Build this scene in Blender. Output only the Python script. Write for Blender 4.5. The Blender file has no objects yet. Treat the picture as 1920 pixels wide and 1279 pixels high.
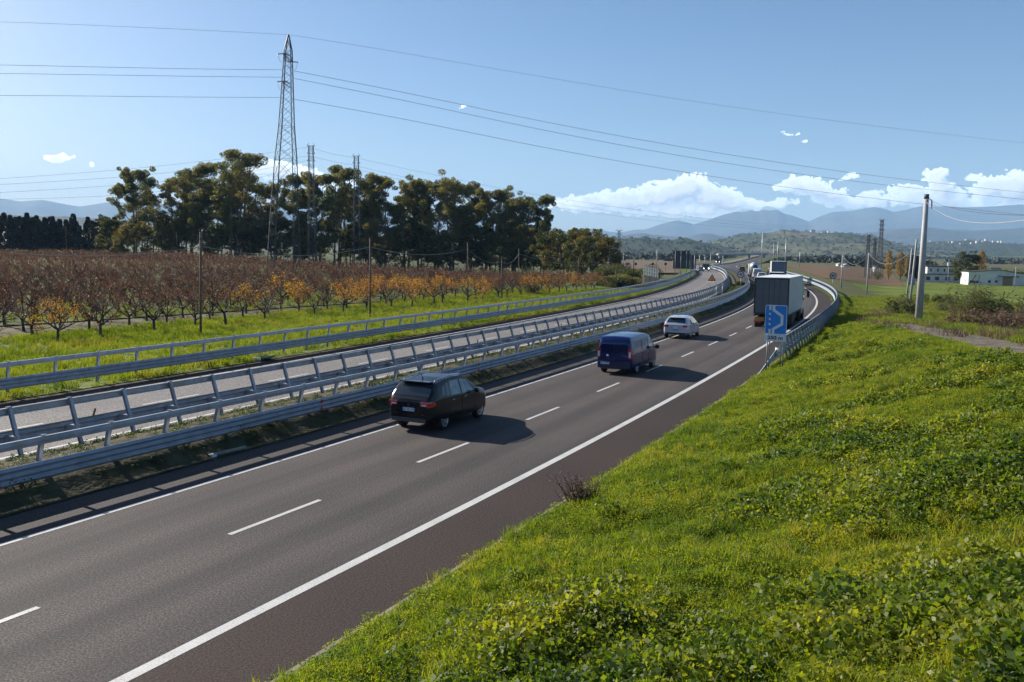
import bpy, math, random
import numpy as np
from mathutils import Vector, Matrix
R = math.radians
rng = np.random.default_rng(7)
random.seed(7)
scene = bpy.context.scene
COL = scene.collection

# ------------------------------------------------------------------ camera constants
F, PITCH, ROLL, CAMH = 1640., R(5.852), R(.6), 6.206      # focal in photo pixels (1920 wide)

def ray(px, py):
    x = (px-960)/F; y = -(py-639.5)/F
    c, s = math.cos(ROLL), math.sin(ROLL); x, y = c*x-s*y, s*x+c*y
    cp, sp = math.cos(PITCH), math.sin(PITCH)
    return x, cp+y*sp, -sp+y*cp
def at(px, py, D):
    x, f, u = ray(px, py); t = D/f
    return Vector((x*t, D, CAMH+u*t))

# ------------------------------------------------------------------ road axis (dashed line of our carriageway)
KS = [-80,0,15,30,45,60,75,90,110,130,155,180,210,240,270,300,340,380,420,470,520,1100]
KH = [27.2,27.01,26.0,25.14,24.57,23.96,22.78,21.09,18.66,16.54,14.75,13.74,13.18,12.58,11.6,10.42,8.83,10,13.5,17,19,19]
SS = np.arange(-80, 1100.5, .5)
HD = np.radians(np.interp(SS, KS, KH))
hm = (HD[1:]+HD[:-1])/2
AX = np.concatenate([[0], np.cumsum(np.sin(hm)*.5)]); AY = np.concatenate([[0], np.cumsum(np.cos(hm)*.5)])
AX += -6.117-np.interp(0, SS, AX); AY += 18.530-np.interp(0, SS, AY)
def sstep(x, a, b):
    t = np.clip((np.asarray(x, float)-a)/(b-a), 0, 1); return t*t*(3-2*t)
def zroad(s):
    return 5.*sstep(s, 520, 980)
def rp(s, d, z=0.):
    s = np.asarray(s, float); h = np.interp(s, SS, HD)
    return np.stack(np.broadcast_arrays(np.interp(s, SS, AX)+d*np.cos(h), np.interp(s, SS, AY)-d*np.sin(h), zroad(s)+z), -1)
def rv(s, d, z=0.): return Vector(rp(s, d, z))
def rhead(s): return float(np.interp(s, SS, HD))
def sd_of(x, y):
    x = np.asarray(x, float).ravel(); y = np.asarray(y, float).ravel()
    so = np.empty_like(x); do = np.empty_like(x)
    ax, ay, hh, ss = AX[::4], AY[::4], HD[::4], SS[::4]
    for i in range(0, len(x), 4000):
        q = (x[i:i+4000, None]-ax)**2+(y[i:i+4000, None]-ay)**2
        j = q.argmin(1); dx = x[i:i+4000]-ax[j]; dy = y[i:i+4000]-ay[j]
        so[i:i+4000] = ss[j]+dx*np.sin(hh[j])+dy*np.cos(hh[j]); do[i:i+4000] = dx*np.cos(hh[j])-dy*np.sin(hh[j])
    return so, do
def vnoise(x, y, seed=0):
    def hsh(i, j):
        v = np.sin(i*127.1+j*311.7+seed*74.7)*43758.5453
        return v-np.floor(v)
    xi, yi = np.floor(x), np.floor(y); fx, fy = x-xi, y-yi
    fx = fx*fx*(3-2*fx); fy = fy*fy*(3-2*fy)
    return (hsh(xi, yi)*(1-fx)+hsh(xi+1, yi)*fx)*(1-fy)+(hsh(xi, yi+1)*(1-fx)+hsh(xi+1, yi+1)*fx)*fy
def fbm(x, y, o=4, seed=0):
    a, t, n = .5, 0, 0
    for k in range(o):
        t = t+a*vnoise(x*2**k, y*2**k, seed+k); n += a; a *= .5
    return t/n

DOPP = -.1                                              # opposite carriageway lies a little lower
def d_opp_far(s): return np.interp(s, [0,20,80,130,250,340], [-18.8,-19.0,-20.2,-19.8,-17.6,-17.4])
def crest_d(s): return np.interp(s, [-40,0,24,35,58,75,130], [25,20.5,16.0,13.6,8.9,8.4,8.4])
def crest_z(s): return np.interp(s, [-40,-10,0,24,35,58,75,100,130], [4.2,3.4,3.1,2.25,1.9,.95,.35,.15,.05])
def plain(x, y):
    D = np.maximum(y, 1.); az = x/D
    z = -.35+3.4*sstep(D, 80, 260)*sstep(-az, -.02, .42)
    z = z-1.85*sstep(D, 100, 240)*sstep(az, .36, .43)
    z = z+.25*(fbm(x/60, y/60, 3, 3)-.5)*sstep(D, 60, 200)
    return z+22*sstep(D, 900, 3500)*fbm(x/500, y/500, 4, 5)
def bank(s, d):
    dc, zc = crest_d(s), crest_z(s)
    t = np.clip((d-5.55)/(dc-5.55), 0, 1)
    up = .03+zc*(t*.8+.2*t*t*(3-2*t))
    x, y = rp(s, d)[..., 0], rp(s, d)[..., 1]
    down = zc+(-.3-zc)*sstep(d, dc+5, dc+19)
    z = np.where(d < dc, up, down)
    rough = np.clip((d-5.6)/2, 0, 1)*np.clip((dc-d)/1.5+.35, .15, 1)
    z = z+rough*(.75*(fbm(x/2.8, y/2.0, 3, 9)-.5)+.3*(fbm(x/1., y/.85, 2, 11)-.5))
    return z
def ground_z(x, y):
    x = np.asarray(x, float); y = np.asarray(y, float); sh = x.shape
    s, d = sd_of(x, y); s = s.reshape(sh); d = d.reshape(sh)
    z = plain(x, y); zr = zroad(s)
    lo = np.where(s < 130, -46., -24.); hi = np.where(s < 118, crest_d(s)+21, 7.5)
    outside = np.maximum(np.maximum(lo-d, d-hi), 0)
    z = np.where(outside <= 0, np.minimum(z, zr-.7), z)
    emb = zr-.7-outside*.5
    return np.where((s > 430) & (outside > 0), np.maximum(z, emb), z)
def surf_z(x, y):
    """height of whatever open ground shows at x, y"""
    s, d = sd_of([x], [y]); s = float(s[0]); d = float(d[0])
    if -46 < d < -21 and s < 130: return float(left_verge_z(np.array(s), np.array(d)))
    if 5.4 < d < crest_d(s)+20 and s < 118: return float(bank(np.array(s), np.array(d)))
    return float(ground_z(np.array([x]), np.array([y]))[0])
def left_verge_z(s, d):
    p = rp(s, d); t = sstep(-d, 21.5, 45.5)
    return (DOPP+.03)*(1-t)+t*(plain(p[..., 0], p[..., 1])+.04)+.12*(fbm(p[..., 0]/1.5, p[..., 1]/1.5, 2, 21)-.5)*np.clip((-d-21)/2, 0, 1)
def on_ground(px, py):
    x, f, u = ray(px, py); t0 = 5.
    while t0 < 900:
        t1 = t0*1.02+.05
        if CAMH+u*t1 < surf_z(x*t1, f*t1):
            for _ in range(24):
                tm = (t0+t1)/2
                if CAMH+u*tm < surf_z(x*tm, f*tm): t1 = tm
                else: t0 = tm
            break
        t0 = t1
    return Vector((x*t0, f*t0, surf_z(x*t0, f*t0)))

# ------------------------------------------------------------------ materials
MATS = {}
def nt(m):
    m.use_nodes = True; t = m.node_tree; t.nodes.clear(); return t
def N(t, kind, **kw):
    n = t.nodes.new(kind)
    for k, v in kw.items():
        if k.startswith('i_'): n.inputs[k[2:].replace('_', ' ')].default_value = v
        else: setattr(n, k, v)
    return n
def ramp(t, fac, stops):
    r = t.nodes.new('ShaderNodeValToRGB'); el = r.color_ramp.elements
    while len(el) < len(stops): el.new(.5)
    for e, (p, c) in zip(el, stops): e.position = p; e.color = (*c, 1)
    t.links.new(fac, r.inputs[0]); return r.outputs[0]
def mat(name, col, rough=.6, metal=0., var=.12, scale=8., bump=0., bscale=None, spec=.5, coat=0., obj=False, trans=None, emit=None, dirt=None):
    if name in MATS: return MATS[name]
    m = bpy.data.materials.new(name); t = nt(m); L = t.links.new
    o = N(t, 'ShaderNodeOutputMaterial'); b = N(t, 'ShaderNodeBsdfPrincipled')
    b.inputs['Roughness'].default_value = rough; b.inputs['Metallic'].default_value = metal
    b.inputs['Specular IOR Level'].default_value = spec; b.inputs['Coat Weight'].default_value = coat
    geo = N(t, 'ShaderNodeTexCoord') if obj else N(t, 'ShaderNodeNewGeometry')
    pos = geo.outputs['Object' if obj else 'Position']
    nz = N(t, 'ShaderNodeTexNoise', i_Scale=scale, i_Detail=5.); L(pos, nz.inputs['Vector'])
    c1 = tuple(max(0, c*(1-var)) for c in col); c2 = tuple(min(1, c*(1+var)) for c in col)
    col_out = ramp(t, nz.outputs['Fac'], [(.3, c1), (.7, c2)])
    if dirt:
        n2 = N(t, 'ShaderNodeTexNoise', i_Scale=dirt[1], i_Detail=6.); L(pos, n2.inputs['Vector'])
        mx = N(t, 'ShaderNodeMix', data_type='RGBA'); rr = ramp(t, n2.outputs['Fac'], [(.5, (0, 0, 0)), (.68, (dirt[2],)*3)])
        L(rr, mx.inputs[0]); L(col_out, mx.inputs[6]); mx.inputs[7].default_value = (*dirt[0], 1); col_out = mx.outputs[2]
    L(col_out, b.inputs['Base Color'])
    if bump:
        n3 = N(t, 'ShaderNodeTexNoise', i_Scale=bscale or scale*4, i_Detail=4.); L(pos, n3.inputs['Vector'])
        bp = N(t, 'ShaderNodeBump', i_Strength=bump, i_Distance=.02); L(n3.outputs['Fac'], bp.inputs['Height']); L(bp.outputs[0], b.inputs['Normal'])
    if emit: b.inputs['Emission Color'].default_value = (*emit[0], 1); b.inputs['Emission Strength'].default_value = emit[1]
    sh = b.outputs[0]
    if trans:
        tr = N(t, 'ShaderNodeBsdfTranslucent'); tr.inputs[0].default_value = (*trans[0], 1)
        mx = N(t, 'ShaderNodeMixShader'); mx.inputs[0].default_value = trans[1]; L(sh, mx.inputs[1]); L(tr.outputs[0], mx.inputs[2]); sh = mx.outputs[0]
    L(sh, o.inputs[0]); MATS[name] = m; return m
def leaf_mat(name, cols, tcol, tw=.45, pscale=.35, rough=.55, obj_var=True, spec=.35, isl=.13):
    """foliage: colour varies over the ground in patches and from leaf clump to leaf clump; lets light through"""
    m = bpy.data.materials.new(name); t = nt(m); L = t.links.new
    o = N(t, 'ShaderNodeOutputMaterial'); b = N(t, 'ShaderNodeBsdfPrincipled', i_Roughness=rough)
    b.inputs['Specular IOR Level'].default_value = spec
    g = N(t, 'ShaderNodeNewGeometry'); oi = N(t, 'ShaderNodeObjectInfo')
    nz = N(t, 'ShaderNodeTexNoise', i_Scale=pscale, i_Detail=3.); L(g.outputs['Position'], nz.inputs['Vector'])
    a = N(t, 'ShaderNodeMath', operation='MULTIPLY_ADD'); L(oi.outputs['Random'], a.inputs[0]); a.inputs[1].default_value = .34 if obj_var else 0; L(nz.outputs['Fac'], a.inputs[2])
    a2 = N(t, 'ShaderNodeMath', operation='MULTIPLY_ADD'); L(g.outputs['Random Per Island'], a2.inputs[0]); a2.inputs[1].default_value = isl; L(a.outputs[0], a2.inputs[2])
    a3 = N(t, 'ShaderNodeMath', operation='SUBTRACT'); L(a2.outputs[0], a3.inputs[0]); a3.inputs[1].default_value = .17+isl*.5 if obj_var else isl*.5
    n = len(cols); c = ramp(t, a3.outputs[0], [(.22+.56*i/(n-1), q) for i, q in enumerate(cols)])
    L(c, b.inputs['Base Color'])
    tr = N(t, 'ShaderNodeBsdfTranslucent'); mu = N(t, 'ShaderNodeMix', data_type='RGBA', blend_type='MULTIPLY'); mu.inputs[0].default_value = 1
    L(c, mu.inputs[6]); mu.inputs[7].default_value = (*tcol, 1); L(mu.outputs[2], tr.inputs[0])
    mx = N(t, 'ShaderNodeMixShader'); mx.inputs[0].default_value = tw; L(b.outputs[0], mx.inputs[1]); L(tr.outputs[0], mx.inputs[2])
    L(mx.outputs[0], o.inputs[0]); MATS[name] = m; return m
def asphalt(name, col, grain=.5, seed=0., tracks=None):
    m = bpy.data.materials.new(name); t = nt(m); L = t.links.new
    o = N(t, 'ShaderNodeOutputMaterial'); b = N(t, 'ShaderNodeBsdfPrincipled', i_Roughness=.85); b.inputs['Specular IOR Level'].default_value = .22
    g = N(t, 'ShaderNodeNewGeometry')
    n1 = N(t, 'ShaderNodeTexNoise', i_Scale=24., i_Detail=4., i_Roughness=.8); L(g.outputs['Position'], n1.inputs['Vector'])
    n2 = N(t, 'ShaderNodeTexNoise', i_Scale=.22, i_Detail=5.); L(g.outputs['Position'], n2.inputs['Vector'])
    v = N(t, 'ShaderNodeTexVoronoi', i_Scale=26.); L(g.outputs['Position'], v.inputs['Vector'])
    lo = tuple(c*max(.12, 1-grain) for c in col); hi = tuple(c*(1+grain*1.7) for c in col)
    c1 = ramp(t, n1.outputs['Fac'], [(.37, lo), (.5, col), (.63, hi)])
    c2 = ramp(t, n2.outputs['Fac'], [(.3, (.84, .84, .86)), (.7, (1.14, 1.12, 1.1))])
    mu = N(t, 'ShaderNodeMix', data_type='RGBA', blend_type='MULTIPLY'); mu.inputs[0].default_value = 1; L(c1, mu.inputs[6]); L(c2, mu.inputs[7])
    out = mu.outputs[2]
    if tracks:
        uv = N(t, 'ShaderNodeUVMap'); sx = N(t, 'ShaderNodeSeparateXYZ'); L(uv.outputs[0], sx.inputs[0])
        w = N(t, 'ShaderNodeMath', operation='SINE'); k = N(t, 'ShaderNodeMath', operation='MULTIPLY'); k.inputs[1].default_value = 2*math.pi/1.83; L(sx.outputs[0], k.inputs[0]); L(k.outputs[0], w.inputs[0])
        n4 = N(t, 'ShaderNodeTexNoise', i_Scale=1.2, i_Detail=4.); mp = N(t, 'ShaderNodeMapping'); mp.inputs['Scale'].default_value = (1.5, .03, 1); L(uv.outputs[0], mp.inputs[0]); L(mp.outputs[0], n4.inputs['Vector'])
        ad = N(t, 'ShaderNodeMath', operation='MULTIPLY_ADD'); L(w.outputs[0], ad.inputs[0]); ad.inputs[1].default_value = .17; L(n4.outputs['Fac'], ad.inputs[2])
        c5 = ramp(t, ad.outputs[0], [(.3, (.76, .76, .79)), (.72, (1.2, 1.17, 1.15))])
        m3 = N(t, 'ShaderNodeMix', data_type='RGBA', blend_type='MULTIPLY'); m3.inputs[0].default_value = 1; L(out, m3.inputs[6]); L(c5, m3.inputs[7]); out = m3.outputs[2]
    L(out, b.inputs['Base Color'])
    bp = N(t, 'ShaderNodeBump', i_Strength=.35, i_Distance=.01); L(v.outputs['Distance'], bp.inputs['Height']); L(bp.outputs[0], b.inputs['Normal'])
    L(b.outputs[0], o.inputs[0]); MATS[name] = m; return m
def paint_line(name):
    m = bpy.data.materials.new(name); t = nt(m); L = t.links.new
    o = N(t, 'ShaderNodeOutputMaterial'); b = N(t, 'ShaderNodeBsdfPrincipled', i_Roughness=.6); g = N(t, 'ShaderNodeNewGeometry')
    n1 = N(t, 'ShaderNodeTexNoise', i_Scale=34., i_Detail=4., i_Roughness=.8); L(g.outputs['Position'], n1.inputs['Vector'])
    n2 = N(t, 'ShaderNodeTexNoise', i_Scale=1.3, i_Detail=4.); L(g.outputs['Position'], n2.inputs['Vector'])
    a = N(t, 'ShaderNodeMath', operation='MULTIPLY_ADD'); L(n2.outputs['Fac'], a.inputs[0]); a.inputs[1].default_value = .25; L(n1.outputs['Fac'], a.inputs[2])
    L(ramp(t, a.outputs[0], [(.44, (.16, .155, .15)), (.56, (.42, .41, .395)), (.75, (.58, .57, .55))]), b.inputs['Base Color'])
    L(b.outputs[0], o.inputs[0]); MATS[name] = m; return m
def ground_mat(name, cols, scale, detail=6., bump=.6, bscale=6., stripes=None, patches=None, rough=.9):
    m = bpy.data.materials.new(name); t = nt(m); L = t.links.new
    o = N(t, 'ShaderNodeOutputMaterial'); b = N(t, 'ShaderNodeBsdfPrincipled', i_Roughness=rough); b.inputs['Specular IOR Level'].default_value = .15
    g = N(t, 'ShaderNodeNewGeometry')
    n1 = N(t, 'ShaderNodeTexNoise', i_Scale=scale, i_Detail=detail, i_Roughness=.65); L(g.outputs['Position'], n1.inputs['Vector'])
    n = len(cols); c = ramp(t, n1.outputs['Fac'], [(.3+.4*i/(n-1), q) for i, q in enumerate(cols)])
    if patches:
        v = N(t, 'ShaderNodeTexVoronoi', i_Scale=patches[0]); L(g.outputs['Position'], v.inputs['Vector'])
        hs = N(t, 'ShaderNodeSeparateXYZ'); L(v.outputs['Color'], hs.inputs[0])
        pc = patches[1]; c3 = ramp(t, hs.outputs[0], [((i+.5)/len(pc), q) for i, q in enumerate(pc)])
        mx = N(t, 'ShaderNodeMix', data_type='RGBA'); mx.inputs[0].default_value = patches[2]; L(c, mx.inputs[6]); L(c3, mx.inputs[7]); c = mx.outputs[2]
    if stripes:
        mp = N(t, 'ShaderNodeMapping'); mp.inputs['Rotation'].default_value = (0, 0, stripes[1]); L(g.outputs['Position'], mp.inputs[0])
        w = N(t, 'ShaderNodeTexWave', i_Scale=stripes[0], i_Distortion=1.5); L(mp.outputs[0], w.inputs['Vector'])
        mx = N(t, 'ShaderNodeMix', data_type='RGBA', blend_type='MULTIPLY'); mx.inputs[0].default_value = stripes[2]; L(c, mx.inputs[6]); L(w.outputs['Color'], mx.inputs[7]); c = mx.outputs[2]
    L(c, b.inputs['Base Color'])
    n3 = N(t, 'ShaderNodeTexNoise', i_Scale=bscale, i_Detail=5.); L(g.outputs['Position'], n3.inputs['Vector'])
    bp = N(t, 'ShaderNodeBump', i_Strength=bump, i_Distance=.6/bscale); L(n3.outputs['Fac'], bp.inputs['Height']); L(bp.outputs[0], b.inputs['Normal'])
    L(b.outputs[0], o.inputs[0]); MATS[name] = m; return m

STEEL = mat('galvanised_steel', (.32, .345, .39), rough=.42, metal=.3, var=.16, scale=3., bump=.05, bscale=30, dirt=((.25, .22, .2), 2.2, .5))
DARKSTEEL = mat('shade_dark_steel', (.075, .078, .085), rough=.6, metal=.3, var=.2, scale=2.)  # base colour darkened to look like the side turned from the sun
TYRE = mat('tyre_rubber', (.012, .012, .013), rough=.8)
RUBBER = mat('black_plastic', (.016, .016, .018), rough=.55)
GREYPL = mat('grey_plastic', (.06, .062, .068), rough=.5)
ALLOY = mat('alloy', (.5, .5, .52), rough=.3, metal=.8, obj=True)
CHROME = mat('chrome', (.75, .76, .78), rough=.12, metal=1., var=.02)
GLASS = mat('dark_glass', (.02, .026, .03), rough=.04, spec=1., var=.3, scale=3., obj=True)
LITGLASS = mat('backlit_look_glass', (.13, .17, .18), rough=.05, spec=1., var=.5, scale=4., obj=True)  # opaque; pale base colour stands in for daylight seen through the windows
REDLAMP = mat('red_lamp', (.5, .02, .025), rough=.12, spec=.8, coat=.6, obj=True)
WHITELAMP = mat('clear_lamp', (.7, .66, .64), rough=.12, spec=.8, obj=True)
PLATE = mat('plate_white', (.6, .64, .7), rough=.4, obj=True)
PLATEBLUE = mat('plate_blue', (.03, .09, .4), rough=.4)
INK = mat('black_ink', (.015, .015, .018), rough=.5)
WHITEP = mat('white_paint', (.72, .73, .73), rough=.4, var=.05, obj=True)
CONC = mat('concrete', (.36, .35, .33), rough=.85, var=.2, scale=3., bump=.3, bscale=20, dirt=((.16, .15, .13), 1.5, .5))
TANWALL = mat('tan_concrete', (.42, .32, .2), rough=.9, var=.2, scale=1.2, dirt=((.2, .15, .1), .8, .7))
WOOD = mat('weathered_wood', (.12, .085, .06), rough=.85, var=.3, scale=4.)
WIRE = mat('wire', (.1, .105, .115), rough=.5, metal=.4)
CABLE = mat('cable', (.3, .3, .29), rough=.6)

# ------------------------------------------------------------------ mesh builder and tagging
class MB:
    def __init__(s): s.v = []; s.f = []; s.m = []; s.sm = []
    def add(s, vs, fs, mi=0, smooth=False):
        b = len(s.v); s.v.extend([tuple(p) for p in vs])
        for f in fs: s.f.append(tuple(i+b for i in f)); s.m.append(mi); s.sm.append(smooth)
    def box(s, c, size, mi=0, rot=None, taper=1.):
        hx, hy, hz = size[0]/2, size[1]/2, size[2]/2; c = Vector(c)
        vs = [Vector((x*(taper if z > 0 else 1), y*(taper if z > 0 else 1), z)) for z in (-hz, hz) for x, y in ((-hx, -hy), (hx, -hy), (hx, hy), (-hx, hy))]
        if rot is not None: vs = [rot @ p for p in vs]
        s.add([c+p for p in vs], [(3, 2, 1, 0), (4, 5, 6, 7), (0, 1, 5, 4), (1, 2, 6, 5), (2, 3, 7, 6), (3, 0, 4, 7)], mi)
    def bar(s, a, b, w, h=None, mi=0, up=Vector((0, 0, 1))):
        a, b = Vector(a), Vector(b); d = (b-a); L = d.length
        if L < 1e-6: return
        d /= L; h = h or w
        x = d.cross(up)
        if x.length < 1e-4: x = d.cross(Vector((0, 1, 0)))
        x.normalize(); y = x.cross(d)
        vs = [p+x*(sx*w/2)+y*(sy*h/2) for p in (a, b) for sx, sy in ((-1, -1), (1, -1), (1, 1), (-1, 1))]
        s.add(vs, [(3, 2, 1, 0), (4, 5, 6, 7), (0, 1, 5, 4), (1, 2, 6, 5), (2, 3, 7, 6), (3, 0, 4, 7)], mi)
    def tube(s, pts, rad, n=8, mi=0, cap=True, smooth=True):
        pts = [Vector(p) for p in pts]; rad = rad if hasattr(rad, '__len__') else [rad]*len(pts)
        vs = []; fs = []; ref = None
        for i, p in enumerate(pts):
            d = (pts[min(i+1, len(pts)-1)]-pts[max(i-1, 0)])
            if d.length < 1e-9: d = Vector((0, 0, 1))
            d.normalize()
            if ref is None: ref = Vector((0, 0, 1)) if abs(d.z) < .9 else Vector((1, 0, 0))
            x = d.cross(ref); x.normalize(); y = d.cross(x); ref = -y if False else ref
            for k in range(n):
                a = 2*math.pi*k/n; vs.append(p+(x*math.cos(a)+y*math.sin(a))*rad[i])
        for i in range(len(pts)-1):
            for k in range(n): fs.append((i*n+k, i*n+(k+1) % n, (i+1)*n+(k+1) % n, (i+1)*n+k))
        if cap and n > 2: fs.append(tuple(range(n-1, -1, -1))); fs.append(tuple((len(pts)-1)*n+k for k in range(n)))
        s.add(vs, fs, mi, smooth)
    def lathe(s, prof, axis_o, axis_d, n=24, mi=0, smooth=True):
        o = Vector(axis_o); d = Vector(axis_d).normalized(); r = Vector((0, 0, 1)) if abs(d.z) < .9 else Vector((1, 0, 0))
        x = d.cross(r).normalized(); y = d.cross(x); vs = []; fs = []; k = len(prof)
        for i in range(n):
            a = 2*math.pi*i/n; e = x*math.cos(a)+y*math.sin(a)
            for (h, q) in prof: vs.append(o+d*h+e*q)
        for i in range(n):
            j = (i+1) % n
            for q in range(k-1): fs.append((i*k+q, i*k+q+1, j*k+q+1, j*k+q))
        s.add(vs, fs, mi, smooth)
    def prism(s, poly, z0, z1, mi=0, M=None):
        n = len(poly); vs = [Vector((x, y, z)) for z in (z0, z1) for x, y in poly]
        if M is not None: vs = [M @ p for p in vs]
        s.add(vs, [tuple(range(n-1, -1, -1)), tuple(range(n, 2*n))]+[(i, (i+1) % n, n+(i+1) % n, n+i) for i in range(n)], mi)
    def grid(s, P, mi=0, smooth=True, flip=False):
        r, c = P.shape[:2]
        fs = []
        for i in range(r-1):
            for j in range(c-1):
                q = (i*c+j, i*c+j+1, (i+1)*c+j+1, (i+1)*c+j); fs.append(q[::-1] if flip else q)
        s.add(P.reshape(-1, 3).tolist(), fs, mi, smooth)
    def build(s, name, mats, parent=None, kind=None):
        me = bpy.data.meshes.new(name); me.from_pydata(s.v, [], s.f)
        for m in (mats if isinstance(mats, (list, tuple)) else [mats]): me.materials.append(m)
        me.polygons.foreach_set('material_index', s.m); me.polygons.foreach_set('use_smooth', s.sm); me.update()
        return link(name, me, parent, kind)
def link(name, data, parent=None, kind=None):
    o = bpy.data.objects.new(name, data); COL.objects.link(o)
    if parent is not None: o.parent = parent
    if kind: o['kind'] = kind
    return o
def tag(o, label, cat, group=None):
    o['label'] = label; o['category'] = cat
    if group: o['group'] = group
    return o
def thing(name, label, cat, loc=(0, 0, 0), rz=0., group=None):
    o = bpy.data.objects.new(name, None); COL.objects.link(o); o.location = loc; o.rotation_euler = (0, 0, rz); o.empty_display_size = .3
    return tag(o, label, cat, group)
def dup(o, loc=None, rz=None, scale=None, label=None, group=None, parent=None):
    c = o.copy(); COL.objects.link(c)
    if parent is not None: c.parent = parent
    if loc is not None: c.location = loc
    if rz is not None: c.rotation_euler = (0, 0, rz)
    if scale is not None: c.scale = scale if hasattr(scale, '__len__') else (scale,)*3
    if label: c['label'] = label
    if group: c['group'] = group
    for ch in o.children: dup(ch, parent=c)
    return c
def np_mesh(name, V, Fq, mats, parent=None, kind=None, mi=None, smooth=False):
    """fast mesh from arrays; Fq is (n,3) or (n,4)"""
    me = bpy.data.meshes.new(name); k = Fq.shape[1]
    me.vertices.add(len(V)); me.vertices.foreach_set('co', np.asarray(V, np.float32).ravel())
    me.loops.add(Fq.size); me.loops.foreach_set('vertex_index', Fq.astype(np.int32).ravel())
    me.polygons.add(len(Fq)); me.polygons.foreach_set('loop_start', np.arange(0, Fq.size, k, dtype=np.int32))
    for m in (mats if isinstance(mats, (list, tuple)) else [mats]): me.materials.append(m)
    if mi is not None: me.polygons.foreach_set('material_index', np.asarray(mi, np.int32))
    if smooth: me.polygons.foreach_set('use_smooth', np.ones(len(Fq), bool))
    me.update(calc_edges=True); me.validate()
    return link(name, me, parent, kind)
def text_mesh(txt, size, mat_, M, parent, name='lettering', extrude=.002, align='CENTER', sx=1., bold=0.):
    cu = bpy.data.curves.new('txt', 'FONT'); cu.body = txt; cu.size = size; cu.extrude = extrude; cu.offset = bold; cu.align_x = align; cu.align_y = 'CENTER'
    ob = bpy.data.objects.new('txt', cu); COL.objects.link(ob)
    dg = bpy.context.evaluated_depsgraph_get(); me = bpy.data.meshes.new_from_object(ob.evaluated_get(dg))
    COL.objects.unlink(ob); bpy.data.objects.remove(ob)
    me.transform(M @ Matrix.Diagonal((sx, 1, 1, 1))); me.materials.clear(); me.materials.append(mat_)
    return link(name, me, parent)
def frame(o, right, up):
    r = Vector(right).normalized(); u = Vector(up).normalized(); n = r.cross(u)
    M = Matrix((( r.x, u.x, n.x, o[0]), (r.y, u.y, n.y, o[1]), (r.z, u.z, n.z, o[2]), (0, 0, 0, 1))); return M
def strip(name, s0, s1, ds, d0, d1, z, mat_, kind='structure', nd=1, zf=None, uv=False):
    """sheet in the road frame; d0, d1 numbers or functions of s"""
    s = np.arange(s0, s1+ds*.5, ds); a = d0(s) if callable(d0) else np.full_like(s, d0); b = d1(s) if callable(d1) else np.full_like(s, d1)
    t = np.linspace(0, 1, nd+1)[None, :]; d = a[:, None]*(1-t)+b[:, None]*t; S = np.repeat(s[:, None], nd+1, 1)
    P = rp(S, d, 0.); P[..., 2] += zf(S, d) if zf else z
    r, c = S.shape; idx = np.arange(r*c).reshape(r, c)
    Fq = np.stack([idx[:-1, :-1], idx[:-1, 1:], idx[1:, 1:], idx[1:, :-1]], -1).reshape(-1, 4)
    o = np_mesh(name, P.reshape(-1, 3), Fq, mat_, kind=kind, smooth=nd > 2)
    if uv:
        ul = o.data.uv_layers.new(name='UVMap'); li = np.empty(len(o.data.loops), np.int32); o.data.loops.foreach_get('vertex_index', li)
        ul.data.foreach_set('uv', np.stack([d.ravel()[li], S.ravel()[li]], 1).astype(np.float32).ravel())
    if P[0, -1, 0] < P[0, 0, 0]: o.data.flip_normals()
    return o
def rounded(w, h, r, n=5):
    out = []
    for cx, cy, a0 in ((w/2-r, h/2-r, 0), (-w/2+r, h/2-r, 90), (-w/2+r, -h/2+r, 180), (w/2-r, -h/2+r, 270)):
        for i in range(n+1): a = R(a0+90*i/n); out.append((cx+r*math.cos(a), cy+r*math.sin(a)))
    return out
# ================================================================== SETTING
ASPH = asphalt('asphalt_carriageway', (.056, .049, .0465), grain=.75, tracks=True)
ASPH2 = asphalt('asphalt_opposite', (.14, .131, .127), grain=.85)  # backlit glare put into the colour, hence lighter than our carriageway
SHOULD = asphalt('asphalt_shoulder_reddish', (.032, .0215, .018), grain=.7)
LINE = paint_line('road_paint')
SOIL = ground_mat('median_soil', [(.025, .026, .012), (.06, .055, .028), (.1, .085, .05)], 1.4)
GRASSM = ground_mat('grass_ground', [(.03, .05, .008), (.07, .105, .012), (.12, .15, .02)], .7, bump=.9, bscale=9)
VERGEM = ground_mat('verge_grass', [(.05, .075, .01), (.11, .15, .015), (.18, .2, .025)], .55, bump=.9, bscale=8)
FIELDM = ground_mat('open_field', [(.05, .055, .02), (.085, .085, .03), (.12, .105, .05)], .03, bump=.5, bscale=1.5,
                    patches=(.006, [(.05, .07, .02), (.1, .09, .04), (.07, .1, .02), (.13, .1, .055), (.045, .055, .02)], .6))
MEADOWM = ground_mat('meadow', [(.05, .06, .012), (.1, .135, .015), (.17, .2, .025)], .12, bump=.9, bscale=2.5)
ORCHM = ground_mat('orchard_floor', [(.04, .05, .012), (.07, .095, .015), (.13, .16, .025)], .22, bump=.8, bscale=4)
PLOUGH = ground_mat('ploughed', [(.125, .085, .06), (.16, .115, .08), (.2, .15, .11)], .05, bump=.4, bscale=2, stripes=(.35, R(35), .35))
RUSTF = ground_mat('rust_field', [(.095, .058, .034), (.125, .078, .045), (.16, .105, .062)], .08, bump=.6, bscale=1.5)
GRAVEL = ground_mat('gravel', [(.06, .05, .033), (.13, .11, .08), (.25, .225, .19)], 2.2, detail=8, bump=1., bscale=14)

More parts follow.
